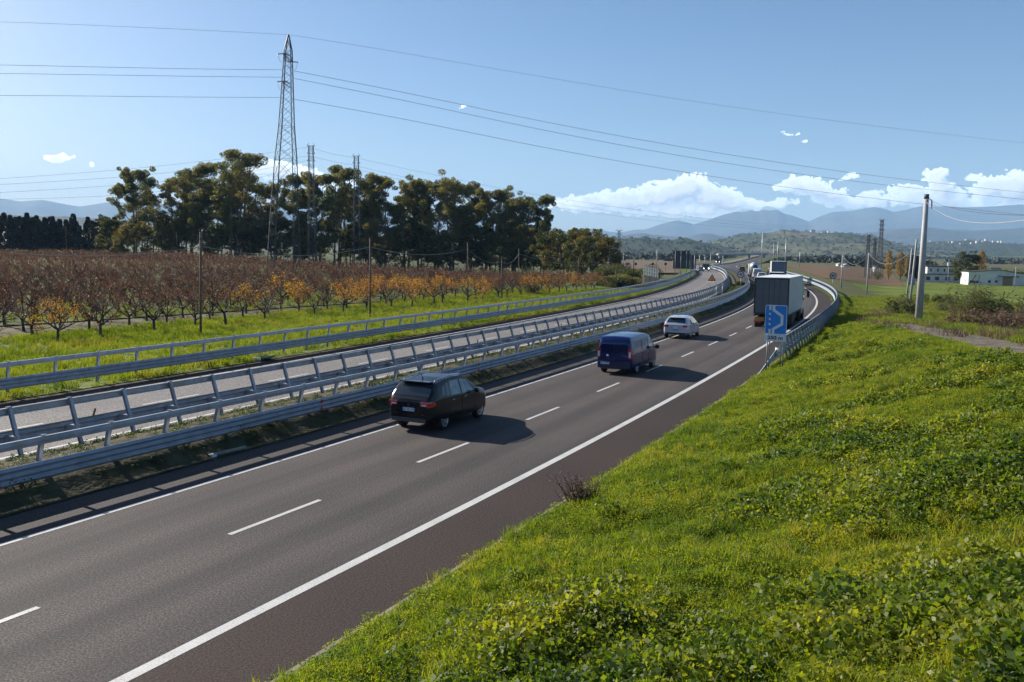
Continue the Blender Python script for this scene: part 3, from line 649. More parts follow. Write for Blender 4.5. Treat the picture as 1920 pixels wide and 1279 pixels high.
def crown_leaves(rg, blobs, n, size, flat=.2):
    w_ = np.array([b[3]**2 for b in blobs]); pick = rg.choice(len(blobs), n, p=w_/w_.sum()); B = np.array([b[:3] for b in blobs])[pick]; Rr = np.array([b[3] for b in blobs])[pick]
    v = rg.normal(size=(n, 3)); v /= np.linalg.norm(v, axis=1)[:, None]; q = rg.uniform(.25, 1, n)**.5
    C = B+v*(q*Rr)[:, None]*np.array([1, 1, .72]); return leaf_quads(C, size, rg, flat, .45)
def big_tree(name, seed, h, wdt, bare_h, leaf, bark, nl, size, stems=2, label='', cat='tree', group=None, tight=1.):
    rg = np.random.default_rng(seed); t_ = thing(name, label, cat, group=group); b = MB(); blobs = []
    for k in range(stems):
        a = rg.uniform(0, 6.28); o_x, o_y = math.cos(a)*wdt*.12*(k > 0), math.sin(a)*wdt*.12*(k > 0)
        top = Vector((o_x+math.cos(a)*wdt*.2*(k > 0)+rg.normal()*.6, o_y+math.sin(a)*wdt*.2*(k > 0)+rg.normal()*.6, h*rg.uniform(.82, .96)))
        base = Vector((o_x, o_y, -.4)); pts = [base.lerp(top, u)+Vector((rg.normal()*.25*u, rg.normal()*.25*u, 0)) for u in np.linspace(0, 1, 7)]
        r0 = h*.013*rg.uniform(.8, 1.2); b.tube(pts, [r0*(1.15-u) for u in np.linspace(0, 1, 7)], 7, cap=False)
        nb = int(9*tight)
        for i in range(nb):
            u = bare_h+(1-bare_h)*(i+.3)/nb; u = min(u, .97); j = min(5, int(u*6)); p = pts[j].lerp(pts[j+1], u*6-j)
            an = rg.uniform(0, 6.28); ln = wdt*.5*rg.uniform(.45, 1.)*(1-.55*max(0, u-.55)/.45)
            e = p+Vector((math.cos(an)*ln, math.sin(an)*ln, ln*rg.uniform(.35, 1.)))
            m = p.lerp(e, .5)+Vector((0, 0, -.06*ln)); b.tube([p, m, e], [r0*.4, r0*.26, r0*.1], 4, cap=False)
            for q_, rr_ in ((e, .95), (m.lerp(e, .55)+Vector(rg.normal(size=3))*.7, .7), (e+Vector(rg.normal(size=3))*1.2, .65), (e+Vector(rg.normal(size=3))*1.5, .5)):
                blobs.append((q_.x, q_.y, min(q_.z, h), wdt*.135*rr_*rg.uniform(.75, 1.25)))
        blobs.append((top.x, top.y, top.z, wdt*.15))
    b.build('trunk', bark, t_); V, Fq = crown_leaves(rg, blobs, nl, size); np_mesh('crown', V, Fq, leaf, t_); return t_
eucs = [big_tree('eucalyptus_tree', 300+k, 30, 14+k % 3, .1, EUCL, EBARK, 31000, .26, stems=2+k % 2, tight=1.7) for k in range(5)]
brds = [big_tree('broadleaf_tree', 330+k, 11, 8, .12, BROADL, EBARK, 9000, .2, stems=2, tight=1.3) for k in range(3)]
# (photo column, top row, distance, width factor) along the belt behind the orchard
belt = [(246,297,262,.8),(262,330,280,.7),(322,322,262,.85),(345,305,275,.85),(372,296,258,.85),(405,330,285,.8),(428,283,255,1.),(452,300,268,.8),(515,330,272,.8),(548,318,262,.85),(590,304,255,1.),(625,312,268,.85),(655,340,285,.6),(690,322,262,.85),(722,318,255,.95),(757,320,262,.95),(785,340,275,.7),(822,330,262,.85),(850,322,255,.95),(885,336,268,.85),(912,336,255,.9),(940,360,262,.7),(965,362,255,.75),(990,356,250,.8),(1016,358,246,.75)]
EL = ['leftmost tall eucalyptus of the belt behind the orchard, leafy down to the ground','slim eucalyptus just right of the leftmost one in the belt','eucalyptus with an open fork of limbs, left of the dark twin crowns','eucalyptus filling in behind the forked one in the left clump','dark rounded eucalyptus left of the tallest crown in the left clump','lower eucalyptus tucked between two dark crowns of the left clump','tallest dark eucalyptus of the left clump, with a round top','eucalyptus on the right flank of the tallest left-hand crown','thin see-through eucalyptus left of the tall pylon','eucalyptus standing right behind the tall lattice pylon','broad open eucalyptus behind the nearer small pylon','eucalyptus on the right side of the broad open crown','sparse eucalyptus with sky showing by the second small pylon','dark eucalyptus just right of the second small pylon','wide dark eucalyptus at the middle of the belt','dense green-topped eucalyptus right of the middle of the belt','short slim eucalyptus in the dip of the belt skyline','yellow-green eucalyptus right of the skyline dip','high pointed eucalyptus of the right-hand clump','dark-trunked eucalyptus next to the pointed one','broad eucalyptus at the centre of the right-hand clump','lower eucalyptus on the falling skyline of the right clump','slender eucalyptus near the right end of the belt','last but one eucalyptus at the right end of the belt','last eucalyptus at the right end, with a thin drooping outline']
seen = set()
for i, (px, py, D, wf) in enumerate(belt):
    q = at(px, py, D); z0 = surf_z(q.x, q.y); sc = (q.z-z0)/30.8; o = eucs[i % 5]
    if o.name in seen: o = dup(o)
    else: seen.add(o.name)
    o.location = (q.x, q.y, z0); o.rotation_euler = (0, 0, rng.uniform(0, 6.28)); o.scale = (sc*wf*1.05, sc*wf*1.05, sc); tag(o, EL[i], 'tree', 'eucalyptus belt behind the orchard')
low = [(1020,440,232,1.1),(1046,436,226,1.),(1072,432,220,1.2),(1096,434,214,1.1),(1120,438,205,1.1),(1142,446,200,1.),(1085,455,196,.9),(215,408,250,1.2),(240,420,240,1.1),(310,430,250,1.),(398,425,246,1.),(480,428,252,1.),(560,432,250,1.),(715,440,250,1.),(830,440,246,1.),(930,446,240,1.),(285, 400, 258, 1.3),(345, 408, 262, 1.3),(440, 412, 262, 1.2),(525, 418, 262, 1.3),(600, 415, 262, 1.3),(660, 428, 262, 1.2),(755, 420, 262, 1.3),(790, 428, 258, 1.2),(875, 425, 256, 1.3),(905, 432, 256, 1.1),(965, 430, 250, 1.3),(1000, 428, 246, 1.2)]
LL = ['dark green bushy tree beside the last eucalyptus','taller green tree second in the low grove right of the eucalyptus belt','olive-yellow tree in the middle of the low grove','tall green tree with a ragged top in the low grove','yellowish tree right of the ragged one in the low grove','rounded tree ending the low grove by the road','shorter dark tree in front of the low grove','brown-green tree under the leftmost eucalyptus','bushy tree at the foot of the left clump, beside the conifers','low tree between the trunks of the left clump','low dark tree under the tallest left-hand crown','small tree in the gap left of the tall pylon','small yellow-green tree between the legs of the tall pylon','low tree under the middle of the belt','yellowish low tree in the shade of the right-hand clump','low tree under the right end of the belt','wide bushy tree under the second eucalyptus from the left end','dense low tree under the slim crowns of the left clump','bushy tree at the foot of the tallest left-hand eucalyptus','leafy low tree directly left of the tall pylon legs','wide low tree under the broad open eucalyptus crown','low tree between the two narrow pylons','wide low tree below the dark crown at the middle of the belt','low bushy tree under the skyline dip of the belt','leafy low tree between trunks of the right-hand clump','small low tree under the pointed eucalyptus','wide low tree near the right end of the belt','low tree joining the belt to the green grove']
seen = set()
for i, (px, py, D, wf) in enumerate(low):
    q = at(px, py, D); z0 = surf_z(q.x, q.y); sc = (q.z-z0)/10.7; o = brds[i % 3]
    if o.name in seen: o = dup(o)
    else: seen.add(o.name)
    o.location = (q.x, q.y, z0); o.rotation_euler = (0, 0, rng.uniform(0, 6.28)); o.scale = (sc*wf, sc*wf, sc); tag(o, LL[i], 'tree', 'low broadleaf trees behind the orchard')
# conifer windbreak on the left
def conifer(seed):
    rg = np.random.default_rng(seed); t_ = thing('conifer_tree', '', 'tree', group='dark conifer windbreak'); b = MB(); b.tube([(0, 0, -.3), (.05, 0, 6), (0, 0, 11.6)], [.2, .13, .03], 6, cap=False); b.build('trunk', EBARK, t_)
    n = 5200; z = rg.uniform(.06, 1, n)**.85*12; lob = 1+.18*np.sin(z*2.1+rg.uniform(0, 6)); rr_ = (2.3*(1-z/12.4)**.65)*lob*rg.uniform(.3, 1, n)**.5; a = rg.uniform(0, 6.28, n)
    V, Fq = leaf_quads(np.stack([rr_*np.cos(a), rr_*np.sin(a), z], 1), .27, rg, .1, .4); np_mesh('crown', V, Fq, CONIF, t_); return t_
cons = [conifer(400+k) for k in range(3)]; n_c = 44
for i in range(n_c):
    px = -22+i*5.6+rng.uniform(-4, 4); D = 300+rng.uniform(-8, 8); q = at(px, 399+abs(rng.normal())*13+(8 if px > 150 else 0), D); z0 = surf_z(q.x, q.y); sc = (q.z-z0)/12.
    o = cons[i] if i < 3 else dup(cons[i % 3]); o.location = (q.x, q.y, z0); o.rotation_euler = (0, 0, rng.uniform(0, 6.28)); o.scale = (sc*1.25, sc*1.25, sc)
    tag(o, 'dark conifer in the unbroken windbreak row at the far left edge of the orchard', 'tree', 'dark conifer windbreak')
# reeds and scrub at the far edge of the orchard: one strip of ground cover
rg = np.random.default_rng(500); C = []
for px in np.arange(-60, 1150, 2.0):
    D = 243+rg.uniform(0, 12)-45*sstep(px, 700, 1150); q = at(px, 470, D); z0 = surf_z(q.x, q.y)
    for _ in range(16): C.append((q.x+rg.normal()*1.2, q.y+rg.normal()*2, z0+rg.uniform(0, 2.6)*rg.uniform(.4, 1)))
V, Fq = leaf_quads(np.array(C), .3, rg, -.2, .35); o = np_mesh('reed_scrub', V, Fq, leaf_mat('reed_leaf', [(.04, .05, .03), (.075, .085, .045), (.12, .12, .06)], (1.3, 1.2, .8), .3, .06), kind='stuff')
# dark scrub between the orchard's end and the abutment
def bush(name, n, r, h, leaf, size, seed, label, cat, group=None, stems=None):
    rg = np.random.default_rng(seed); t_ = thing(name, label, cat, group=group); b = MB()
    for k in range(stems or 7):
        a = rg.uniform(0, 6.28); e = Vector((math.cos(a)*r*.6, math.sin(a)*r*.6, h*.8)); b.tube([(0, 0, -.1), e*.5+Vector((0, 0, h*.1)), e], [.03*h, .018*h, .008*h], 4, cap=False)
    b.build('stem', BARK, t_)
    bl = [(rg.normal()*r*.45, rg.normal()*r*.45, h*rg.uniform(.25, .72), r*rg.uniform(.3, .5)) for _ in range(12)]
    V, Fq = crown_leaves(rg, bl, n, size); V[:, 2] = np.abs(V[:, 2]); np_mesh('foliage', V, Fq, leaf, t_); return t_
for i, (px, py, D, r, h, lb) in enumerate([(1138,520,186,4.,4.2,'dark scrub bush at the end of the orchard'),(1160,515,196,5,4.6,'large shaded bush behind the wooden pole near the abutment'),(1183,512,190,4,4.,'bush against the left side of the tan abutment wall'),(1150,540,168,3,2.,'low scrub in front of the shaded bushes'),(1215,505,205,4,3.5,'olive bush behind the white railing'),(1175,532,172,3,2.4,'low thicket at the foot of the wooden pole')]):
    q = at(px, py, D); o = bush('scrub_bush', 5000, r, h, BROADL if i in (3, 4) else EUCL, .17, 520+i, lb, 'bush', 'scrub by the abutment'); o.location = (q.x, q.y, surf_z(q.x, q.y))
q = on_ground(1001, 553); o = bush('round_bush', 3500, 1.5, 2.1, EUCL, .09, 540, 'round dark bush on the grass strip in front of the orchard end', 'bush'); o.location = q
# right-hand side: leafy reeds, dry weeds, poplars, dark tree by the sheds
def reed_clump(seed, n, h, r, label, cat, leaf, group=None, lk=1.):
    n = int(n*1.9); sprd = .22 if lk > .9 else .42
    rg = np.random.default_rng(seed); t_ = thing('reed_clump', label, cat, group=group); b = MB(); Vs, Fs, k = [], [], 0
    for i in range(n):
        a = rg.uniform(0, 6.28); q = r*math.sqrt(rg.random()); p = Vector((math.cos(a)*q, math.sin(a)*q, -.05)); hh = h*rg.uniform(.5, 1.1); tip = p+Vector((rg.normal()*sprd*hh, rg.normal()*sprd*hh, hh)); b.tube([p, p.lerp(tip, .5), tip], [.022*lk, .018*lk, .008*lk], 4, cap=False)
        for j in range(9):
            u = .25+.75*j/8; c = p.lerp(tip, u); an = rg.uniform(0, 6.28); ln = rg.uniform(.45, .95)*min(1, h/1.8)*lk; e = c+Vector((math.cos(an)*ln, math.sin(an)*ln, ln*rg.uniform(-.4, .5))); s_ = Vector((-math.sin(an), math.cos(an), rg.uniform(-.5, .5)))*(.075*min(1, h/1.8))*lk; m = c.lerp(e, .5)+Vector((0, 0, ln*.18))
            Vs += [c, m+s_, e, m-s_]; Fs.append((k, k+1, k+2, k+3)); k += 4
    b.add(Vs, Fs, 1); b.build('foliage', [DRY, leaf], t_); return t_
REEDL = leaf_mat('reed_cane_leaf', [(.035, .055, .014), (.075, .1, .028), (.13, .14, .05)], (1.5, 1.3, .7), .4, .9)
for i, (px, py, n, h, r, lf, lb) in enumerate([(1820,598,26,3.3,1.8,REEDL,'tall leafy cane clump with one pale stalk right of the big concrete pole'),(1845,600,22,2.7,1.6,REEDL,'dense middle cane clump right of the tall one'),(1885,602,22,2.5,1.5,REEDL,'spreading cane clump near the right edge of the picture'),(1690,592,22,1.9,1.4,REEDL,'dark leafy bush left of the big concrete pole'),(1775,588,14,1.3,1.3,REEDL,'low leafy cane patch between the big pole and the tall canes'),(1830,618,30,1.4,2.,DRY,'dry brown weeds in front of the tall canes'),(1880,622,30,1.5,2.2,DRY,'rusty dead weeds at the right edge behind the gravel'),(1655,598,16,.9,1.2,DRY,'thin dry weeds beside the gravel track, left of the leafy bush'),(1915,612,26,1.5,1.8,DRY,'dead stalks cut off by the right edge of the picture')]):
    q = on_ground(px, py); o = reed_clump(560+i, n, h, r, lb, 'weeds' if lf is DRY else 'canes', lf); o.location = q
q = rv(5.6, 5.95, .05); o = reed_clump(580, 60, .75, .34, 'dead brown weed bush at the edge of the hard shoulder', 'weeds', DRY, lk=.35); o.location = q
POPL = leaf_mat('poplar_leaf', [(.16, .11, .03), (.3, .2, .05), (.4, .28, .09)], (1.3, 1.2, .7), .5, .1)
def poplar(seed, label):
    rg = np.random.default_rng(seed); t_ = thing('poplar_tree', label, 'tree', group='yellow poplars'); b = MB(); b.tube([(0, 0, -.3), (0, 0, 5), (.1, 0, 9.6)], [.2, .13, .03], 6, cap=False)
    for k in range(14):
        z = 1.2+k*.55; a = rg.uniform(0, 6.28); b.tube([(0, 0, z), (math.cos(a)*.7, math.sin(a)*.7, z+1.6)], [.05, .015], 4, cap=False)
    b.build('trunk', EBARK, t_); n = 1900; z = rg.uniform(.12, 1, n)*10; r = 1.25*np.sin(np.clip(z/10, .05, 1)*math.pi*.86+.25)**.7*rg.uniform(.2, 1, n)**.5*(1+.25*np.sin(z*3)); a = rg.uniform(0, 6.28, n)
    V, Fq = leaf_quads(np.stack([r*np.cos(a), r*np.sin(a), z], 1), .16, rg, 0, .6); np_mesh('crown', V, Fq, POPL, t_); return t_
for i, (px, pt, D, wf, lb) in enumerate([(1668,470,300,1.,'slim yellow poplar left of the big concrete pole'),(1690,474,310,1.5,'second yellow poplar, wider, beside the slim one'),(1703,482,300,1.1,'orange-brown poplar in front of the dark cypress'),(1842,472,290,1.3,'yellow poplar standing behind the white shed')]):
    q = at(px, pt, D); z0 = surf_z(q.x, q.y); o = poplar(600+i, lb); o.location = (q.x, q.y, z0); s_ = (q.z-z0)/9.9; o.scale = (s_*wf, s_*wf, s_)
for i, (px, pt, D, wf, lb) in enumerate([(1712,478,295,.9,'black-green cypress hidden behind the concrete pole'),(1720,480,300,.9,'black-green cypress beside the white farmhouse')]):
    q = at(px, pt, D); z0 = surf_z(q.x, q.y); o = dup(cons[i]); s_ = (q.z-z0)/12.; o.location = (q.x, q.y, z0); o.scale = (s_*1.4, s_*1.4, s_); tag(o, lb, 'tree', 'cypresses by the farmhouse')
q = at(1808, 474, 268); z0 = surf_z(q.x, q.y); o = dup(brds[1]); s_ = (q.z-z0)/10.7; o.location = (q.x, q.y, z0); o.scale = (s_*1.15, s_*1.15, s_); tag(o, 'dark spreading tree between the farmhouse and the white shed', 'tree', 'trees by the farm')
for i, (px, py, D, r, h, lb) in enumerate([(1646,525,270,2.5,2.6,'small dark bush at the meadow edge near the lattice pylons'),(1755,572,100,1.7,1.5,'dark rounded thicket just right of the big concrete pole'),(1392,508,235,3,1.6,'low bush on the median beside the speed limit sign')]):
    q = on_ground(px, py) if i < 2 else rv(150, -8.3, .05); o = bush('low_bush', 2600, r if i < 2 else 1.1, h if i < 2 else 1.3, EUCL, .1, 640+i, lb, 'bush'); o.location = q
# ================================================================== GUARD RAILS
def tri_profile():
    zs = np.linspace(0, 1, 19); f = .055*np.sin(np.clip(zs, 0, 1)*3*math.pi)**2
    front = [(a, b) for a, b in zip(f, zs)]; back = [(a-.012, b) for a, b in zip(f, zs)][::-1]
    return front+back
TRI = tri_profile()
def sweep(b, s_arr, prof, mi=0):
    """prof(s) -> list of (d, z) closed loop, carried along the road"""
    rows = []
    for s in s_arr:
        pr = prof(s); rows.append([rv(s, d, z) for d, z in pr])
    n = len(rows[0]); base = len(b.v); vs = [p for r in rows for p in r]; fs = []
    for i in range(len(rows)-1):
        for k in range(n): fs.append((i*n+k, i*n+(k+1) % n, (i+1)*n+(k+1) % n, (i+1)*n+k))
    fs.append(tuple(range(n))); fs.append(tuple((len(rows)-1)*n+k for k in range(n-1, -1, -1)))
    b.add(vs, fs, mi, False)
def guard_rail(label, face, side, s0, s1, dt, zt0, zt1, dr, zr0, zr1, db, zb, spacing, group, near_s=0., joint=8., z0=0., spacers=True, fade=None):
    """dt, dr, db: offsets of beam, upper rail and post foot (functions of s); side=+1: traffic runs on the larger-d side"""
    g = thing('guard_rail', label, 'guard rail', group=group)
    S = np.concatenate([np.arange(s0, min(s1, 140), 1.), np.arange(min(s1, 140), s1+.1, 2.)]) if s1 > 140 else np.arange(s0, s1+.1, 1.)
    k = fade or (lambda s: 1.)
    b = MB(); sweep(b, S, lambda s: [(dt(s)+side*a, z0+(zt0+(zt1-zt0)*h)*k(s)) for a, h in TRI]); b.build('beam', STEEL, g)
    Sr = S[[i for i in range(len(S)) if k(S[i]) > .98]]
    b = MB(); sweep(b, Sr, lambda s: [(dr(s)-side*.05, z0+zr0), (dr(s)+side*.03, z0+zr0), (dr(s)+side*.045, z0+(zr0+zr1)/2), (dr(s)+side*.03, z0+zr1), (dr(s)-side*.05, z0+zr1), (dr(s)-side*.05, z0+zr1-.03), (dr(s)+side*.01, z0+zr1-.03), (dr(s)+side*.01, z0+zr0+.03), (dr(s)-side*.05, z0+zr0+.03)]); b.build('upper_rail', STEEL, g)
    posts = [q for q in np.arange(math.ceil(s0/spacing)*spacing+.2, s1, spacing) if k(q) > .98]
    order = sorted(posts, key=lambda q: abs(q-near_s)); keep = set(order[:100]); rest = MB()
    def post(b, q):
        a = rv(q, db(q), zb-.25); c = rv(q, dr(q)-side*.05, z0+zr1+.02); e = rv(q+1, db(q), 0)-rv(q, db(q), 0); e.normalize()
        ax = (c-a).normalized(); nrm = e.cross(ax).normalized()
        for off_ in (-.05, .05): b.bar(a+nrm*off_, c+nrm*off_, .1, .012, up=nrm)     # two flanges
        b.bar(a, c, .012, .1, up=nrm)
        b.box(rv(q, (dr(q)+side*.0), z0+zr1+.03), (.14, .05, .016), rot=Matrix.Rotation(-rhead(q)+math.pi/2, 3, 'Z'))
    def spacer(b, q):
        u = ((zt0+zt1)/2-(zb-z0))/max(zr1-(zb-z0), .1); pd = db(q)+(dr(q)-db(q))*u; lo, hi = sorted((pd, dt(q)-side*.012))
        b.box(rv(q, (lo+hi)/2, z0+(zt0+zt1)/2), (.16, max(hi-lo, .04), .24), rot=Matrix.Rotation(-rhead(q)+math.pi/2, 3, 'Z'))
    for q in posts:
        if q in keep: b = MB(); post(b, q); b.build('post', STEEL, g)
        else: post(rest, q)
    if rest.v: rest.build('far_post', STEEL, g, kind='stuff')
    if spacers:
        rest = MB(); far_ = order[40:]
        for q in order[:40]: b = MB(); spacer(b, q); b.build('spacer', STEEL, g)
        for q in far_: spacer(rest, q)
        if rest.v: rest.build('far_spacer', STEEL, g, kind='stuff')
    return g
def mshift(s): return -.3*float(sstep(s, 50, 115))
gn = guard_rail('galvanised three-wave guard rail on our side of the median, nearest the dark car', None, 1, -40, 420,
    lambda s: -6.2+mshift(s), .437, .90, lambda s: -6.42+mshift(s), 1.27, 1.47, lambda s: -6.95+mshift(s), 0., 2., 'guard rails along the motorway', near_s=10)
gf = guard_rail('galvanised guard rail on the far side of the median, its posts leaning away from us', None, -1, -40, 420,
    lambda s: -10.98, .38, .84, lambda s: -10.86, 1.33, 1.55, lambda s: -10.25, .0, 2., 'guard rails along the motorway', near_s=14, z0=-.08)
dl = lambda s: float(d_opp_far(s))
gl = guard_rail('galvanised guard rail beyond the opposite carriageway, in front of the orchard grass', None, 1, -30, 318,
    lambda s: dl(s)-1.95, .42, .9, lambda s: dl(s)-2.3, 1.3, 1.5, lambda s: dl(s)-2.55, -.1, 2.25, 'guard rails along the motorway', near_s=20, z0=-.1)
gr = guard_rail('curving guard rail at the right edge of the road, starting beside the blue sign', None, -1, 30.5, 300,
    lambda s: 5.55, .44, .9, lambda s: 5.75, 1.22, 1.46, lambda s: 6.2, .02, 1.5, 'guard rails along the motorway', near_s=50,
    fade=lambda s: float(np.clip((s-30.5)/7.2, .06, 1.)))
# bent end plate of the right rail; white colour stands in for sunlit steel
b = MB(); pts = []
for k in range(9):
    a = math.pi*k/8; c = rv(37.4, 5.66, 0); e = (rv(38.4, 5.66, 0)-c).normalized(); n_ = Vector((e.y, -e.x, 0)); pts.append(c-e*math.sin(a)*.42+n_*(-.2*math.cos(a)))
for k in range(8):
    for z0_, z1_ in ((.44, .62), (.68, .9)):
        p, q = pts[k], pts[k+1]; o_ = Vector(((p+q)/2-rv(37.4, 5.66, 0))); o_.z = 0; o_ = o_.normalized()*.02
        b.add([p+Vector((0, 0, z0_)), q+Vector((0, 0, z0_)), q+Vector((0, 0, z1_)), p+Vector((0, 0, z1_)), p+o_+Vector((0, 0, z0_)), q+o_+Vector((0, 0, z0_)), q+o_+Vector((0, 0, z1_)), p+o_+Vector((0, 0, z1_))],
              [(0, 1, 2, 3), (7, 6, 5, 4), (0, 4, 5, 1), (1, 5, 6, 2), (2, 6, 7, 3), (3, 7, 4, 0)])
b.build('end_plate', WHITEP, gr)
REFL = mat('reflector_red', (.45, .05, .03), rough=.3, obj=True)
TAB = mat('reflector_back', (.12, .06, .04), rough=.6)
for s in (-1.2, 10.8, 22.8, 34.8, 46.8):
    d = -6.2+mshift(s)
    for h in (.53, .80):
        b = MB(); b.box(rv(s, d+.062, h), (.1, .02, .13), rot=Matrix.Rotation(-rhead(s)+math.pi/2, 3, 'Z')); b.build('reflector', REFL, gn)
for s in (5.2, 18.6, 32., 45.6):
    b = MB(); b.box(rv(s, -10.98, .86), (.06, .03, .24), rot=Matrix.Rotation(-rhead(s)+math.pi/2, 3, 'Z') @ Matrix.Rotation(.4, 3, 'Y')); b.build('reflector', TAB, gf)
# concrete drain chutes in the median and at the far verge
def chute(label, s, d, flip):
    t_ = thing('drain_chute', label, 'drain', rv(s, d, -.02 if flip else .0), -rhead(s), 'concrete drain chutes'); P = []
    for i in range(9):
        u = i/8; y = -.5+1.1*u; w_ = .2+.1*u
        P.append([(w_*math.cos(a), y, .16-.15*math.sin(a)) for a in np.linspace(0, math.pi, 9)]+[((w_+.05)*math.cos(a), y, .16-.19*math.sin(a)) for a in np.linspace(math.pi, 0, 9)])
    b = MB(); n = 18; vs = [p for r in P for p in r]
    fs = [(i*n+k, i*n+(k+1) % n, (i+1)*n+(k+1) % n, (i+1)*n+k) for i in range(8) for k in range(n)]; fs += [tuple(range(n)), tuple(8*n+k for k in range(n-1, -1, -1))]
    b.add(vs, fs); b.build('channel', CONC, t_)
    b = MB(); b.box((0, -.6, .05), (.5, .16, .14)); b.build('lip', WHITEP, t_); return t_
chute('pale concrete drain chute on the median edge, left of the dark car', 5.6, -5.75, 0)
chute('pale concrete drain chute on the median edge, between the dark car and the blue van', 17.9, -5.7, 0)
chute('pale concrete drain chute on the grass behind the opposite carriageway', 24.5, -20.85, 1)
# ================================================================== VEHICLES
def pw(x, pts):
    xs = [p[0] for p in pts]; ys = [p[1] for p in pts]; return float(np.interp(x, xs, ys))
def sm(x, pts):
    """smoothed piecewise curve"""
    return (pw(x-.07, pts)+2*pw(x, pts)+pw(x+.07, pts))/4
def carpaint(name, col, rough=.22, metal=.3, coat=.55):
    m = mat(name, col, rough=rough, metal=metal, var=.05, coat=coat, obj=True, scale=2., spec=.35); m.node_tree.nodes['Principled BSDF'].inputs['Coat Roughness'].default_value = .04; return m
class Car:
    """x runs forward from the rear bumper, y to the left, z up. roof: height line; belt: waist line; W half width"""
    def __init__(s, Lg, W, roof, belt, zb, plan, tumble, crown=.05): s.L, s.W, s.roof, s.belt, s.zb, s.plan, s.tum, s.crown = Lg, W, roof, belt, zb, plan, tumble, crown
    def top(s, x): return sm(x, s.roof) if .07 < x < s.L-.07 else pw(x, s.roof)
    def wd(s, x): return s.W*pw(x, s.plan)
    def wside(s, x, z):
        zb_ = min(pw(x, s.belt), s.top(x)-.02); w = s.wd(x); zl = pw(x, s.zb)
        if z >= zb_: return w*.985-s.tum*(z-zb_)
        u = (z-zl)/(zb_-zl); return w*(1-.055*max(0, (u-.55)/.45)**2*.3-.1*max(0, (.25-u)/.25)**2)
    def ring(s, x):
        t_, zl = s.top(x), pw(x, s.zb); zb_ = min(pw(x, s.belt), t_-.02); pts = [(0, zl), (s.wd(x)*.8, zl)]
        for u in (.06, .16, .3, .5, .7, .88, 1.): z = zl+(zb_-zl)*u; pts.append((s.wside(x, z), z))
        h = t_-zb_
        for u in (.3, .6, .85): z = zb_+h*u*.94; pts.append((s.wside(x, z), z))
        we = s.wside(x, zb_+h*.94); pts += [(we-.035, zb_+h*.985), (we*.82, t_+s.crown*.33*min(1, h*3)), (we*.45, t_+s.crown*.8*min(1, h*3)), (0, t_+s.crown*min(1, h*3))]
        return pts
    def body_mesh(s, name, mats, arches, parent, ar=.36, n=70):
        xs = np.unique(np.concatenate([np.linspace(0, .6, 16), np.linspace(.6, s.L-.5, n), np.linspace(s.L-.5, s.L, 12)])); rows = []
        for x in xs:
            r = s.ring(x); rows.append([(x, y, z) for y, z in r]+[(x, -y, z) for y, z in r[-2:0:-1]])
        n_ = len(rows[0]); b = MB(); vs = [p for r in rows for p in r]; fs = [(i*n_+k, (i+1)*n_+k, (i+1)*n_+(k+1) % n_, i*n_+(k+1) % n_) for i in range(len(rows)-1) for k in range(n_)]
        h = n_//2
        for base, fl in ((0, False), ((len(rows)-1)*n_, True)):
            for k in range(h):
                a, c, d, e = base+k, base+k+1, base+(n_-k-1) % n_, base+(n_-k) % n_
                f = (a, c, d, e) if k not in (0, h-1) else ((a, c, d) if k == 0 else (a, c, e))
                if k == h-1: f = (a, c, e)
                fs.append(f if not fl else f[::-1])
        b.add(vs, fs, 0, True); o = b.build(name, mats, parent)
        # wheel arches cut out of the shell
        cut = MB()
        for ax in arches:
            for sy in (-1, 1): cut.lathe([(0, 0), (0, ar), (.32, ar), (.32, 0)], (ax, sy*(s.wd(ax)+.06), ar*.93), (0, -sy, 0), 26)
        c = cut.build('arch_cut', mats); md = o.modifiers.new('arch', 'BOOLEAN'); md.operation = 'DIFFERENCE'; md.object = c; md.solver = 'EXACT'
        dg = bpy.context.evaluated_depsgraph_get(); me = bpy.data.meshes.new_from_object(o.evaluated_get(dg)); o.modifiers.clear(); old = o.data; o.data = me; COL.objects.unlink(c); bpy.data.objects.remove(c)
        me.polygons.foreach_set('use_smooth', np.ones(len(me.polygons), bool))
        try: me.set_sharp_from_angle(angle=R(34))
        except Exception: pass
        return o
    def side_patch(s, b, quad, sy, off_=.006, n=6, mi=0):
        """quad: (x,z) corners rear-bottom, front-bottom, front-top, rear-top"""
        q = np.array(quad, float); P = np.zeros((n+1, n+1, 3))
        for i in range(n+1):
            for j in range(n+1):
                u, v = j/n, i/n; x, z = q[0]*(1-u)*(1-v)+q[1]*u*(1-v)+q[2]*u*v+q[3]*(1-u)*v; P[i, j] = (x, sy*(s.wside(x, z)+off_), z)
        b.grid(P, mi, flip=sy > 0)
    def top_patch(s, b, x0, x1, f0, f1, off_=.008, n=8, flip=False, mi=0):
        P = np.zeros((n+1, n+1, 3))
        for i in range(n+1):
            x = x0+(x1-x0)*i/n; t_ = s.top(x); zb_ = min(pw(x, s.belt), t_-.02); h = t_-zb_; we = s.wside(x, zb_+h*.94)*(f0+(f1-f0)*i/n)
            sl = (s.top(x+.03)-s.top(x-.03))/.06; nn = Vector((-sl, 0, 1)).normalized()
            for j in range(n+1):
                y = -we+2*we*j/n; z = t_+s.crown*min(1, h*3)*(1-(y/max(we, .01))**2*.9); P[i, j] = (x+nn.x*off_, y, z+nn.z*off_)
        b.grid(P, mi, flip=flip)
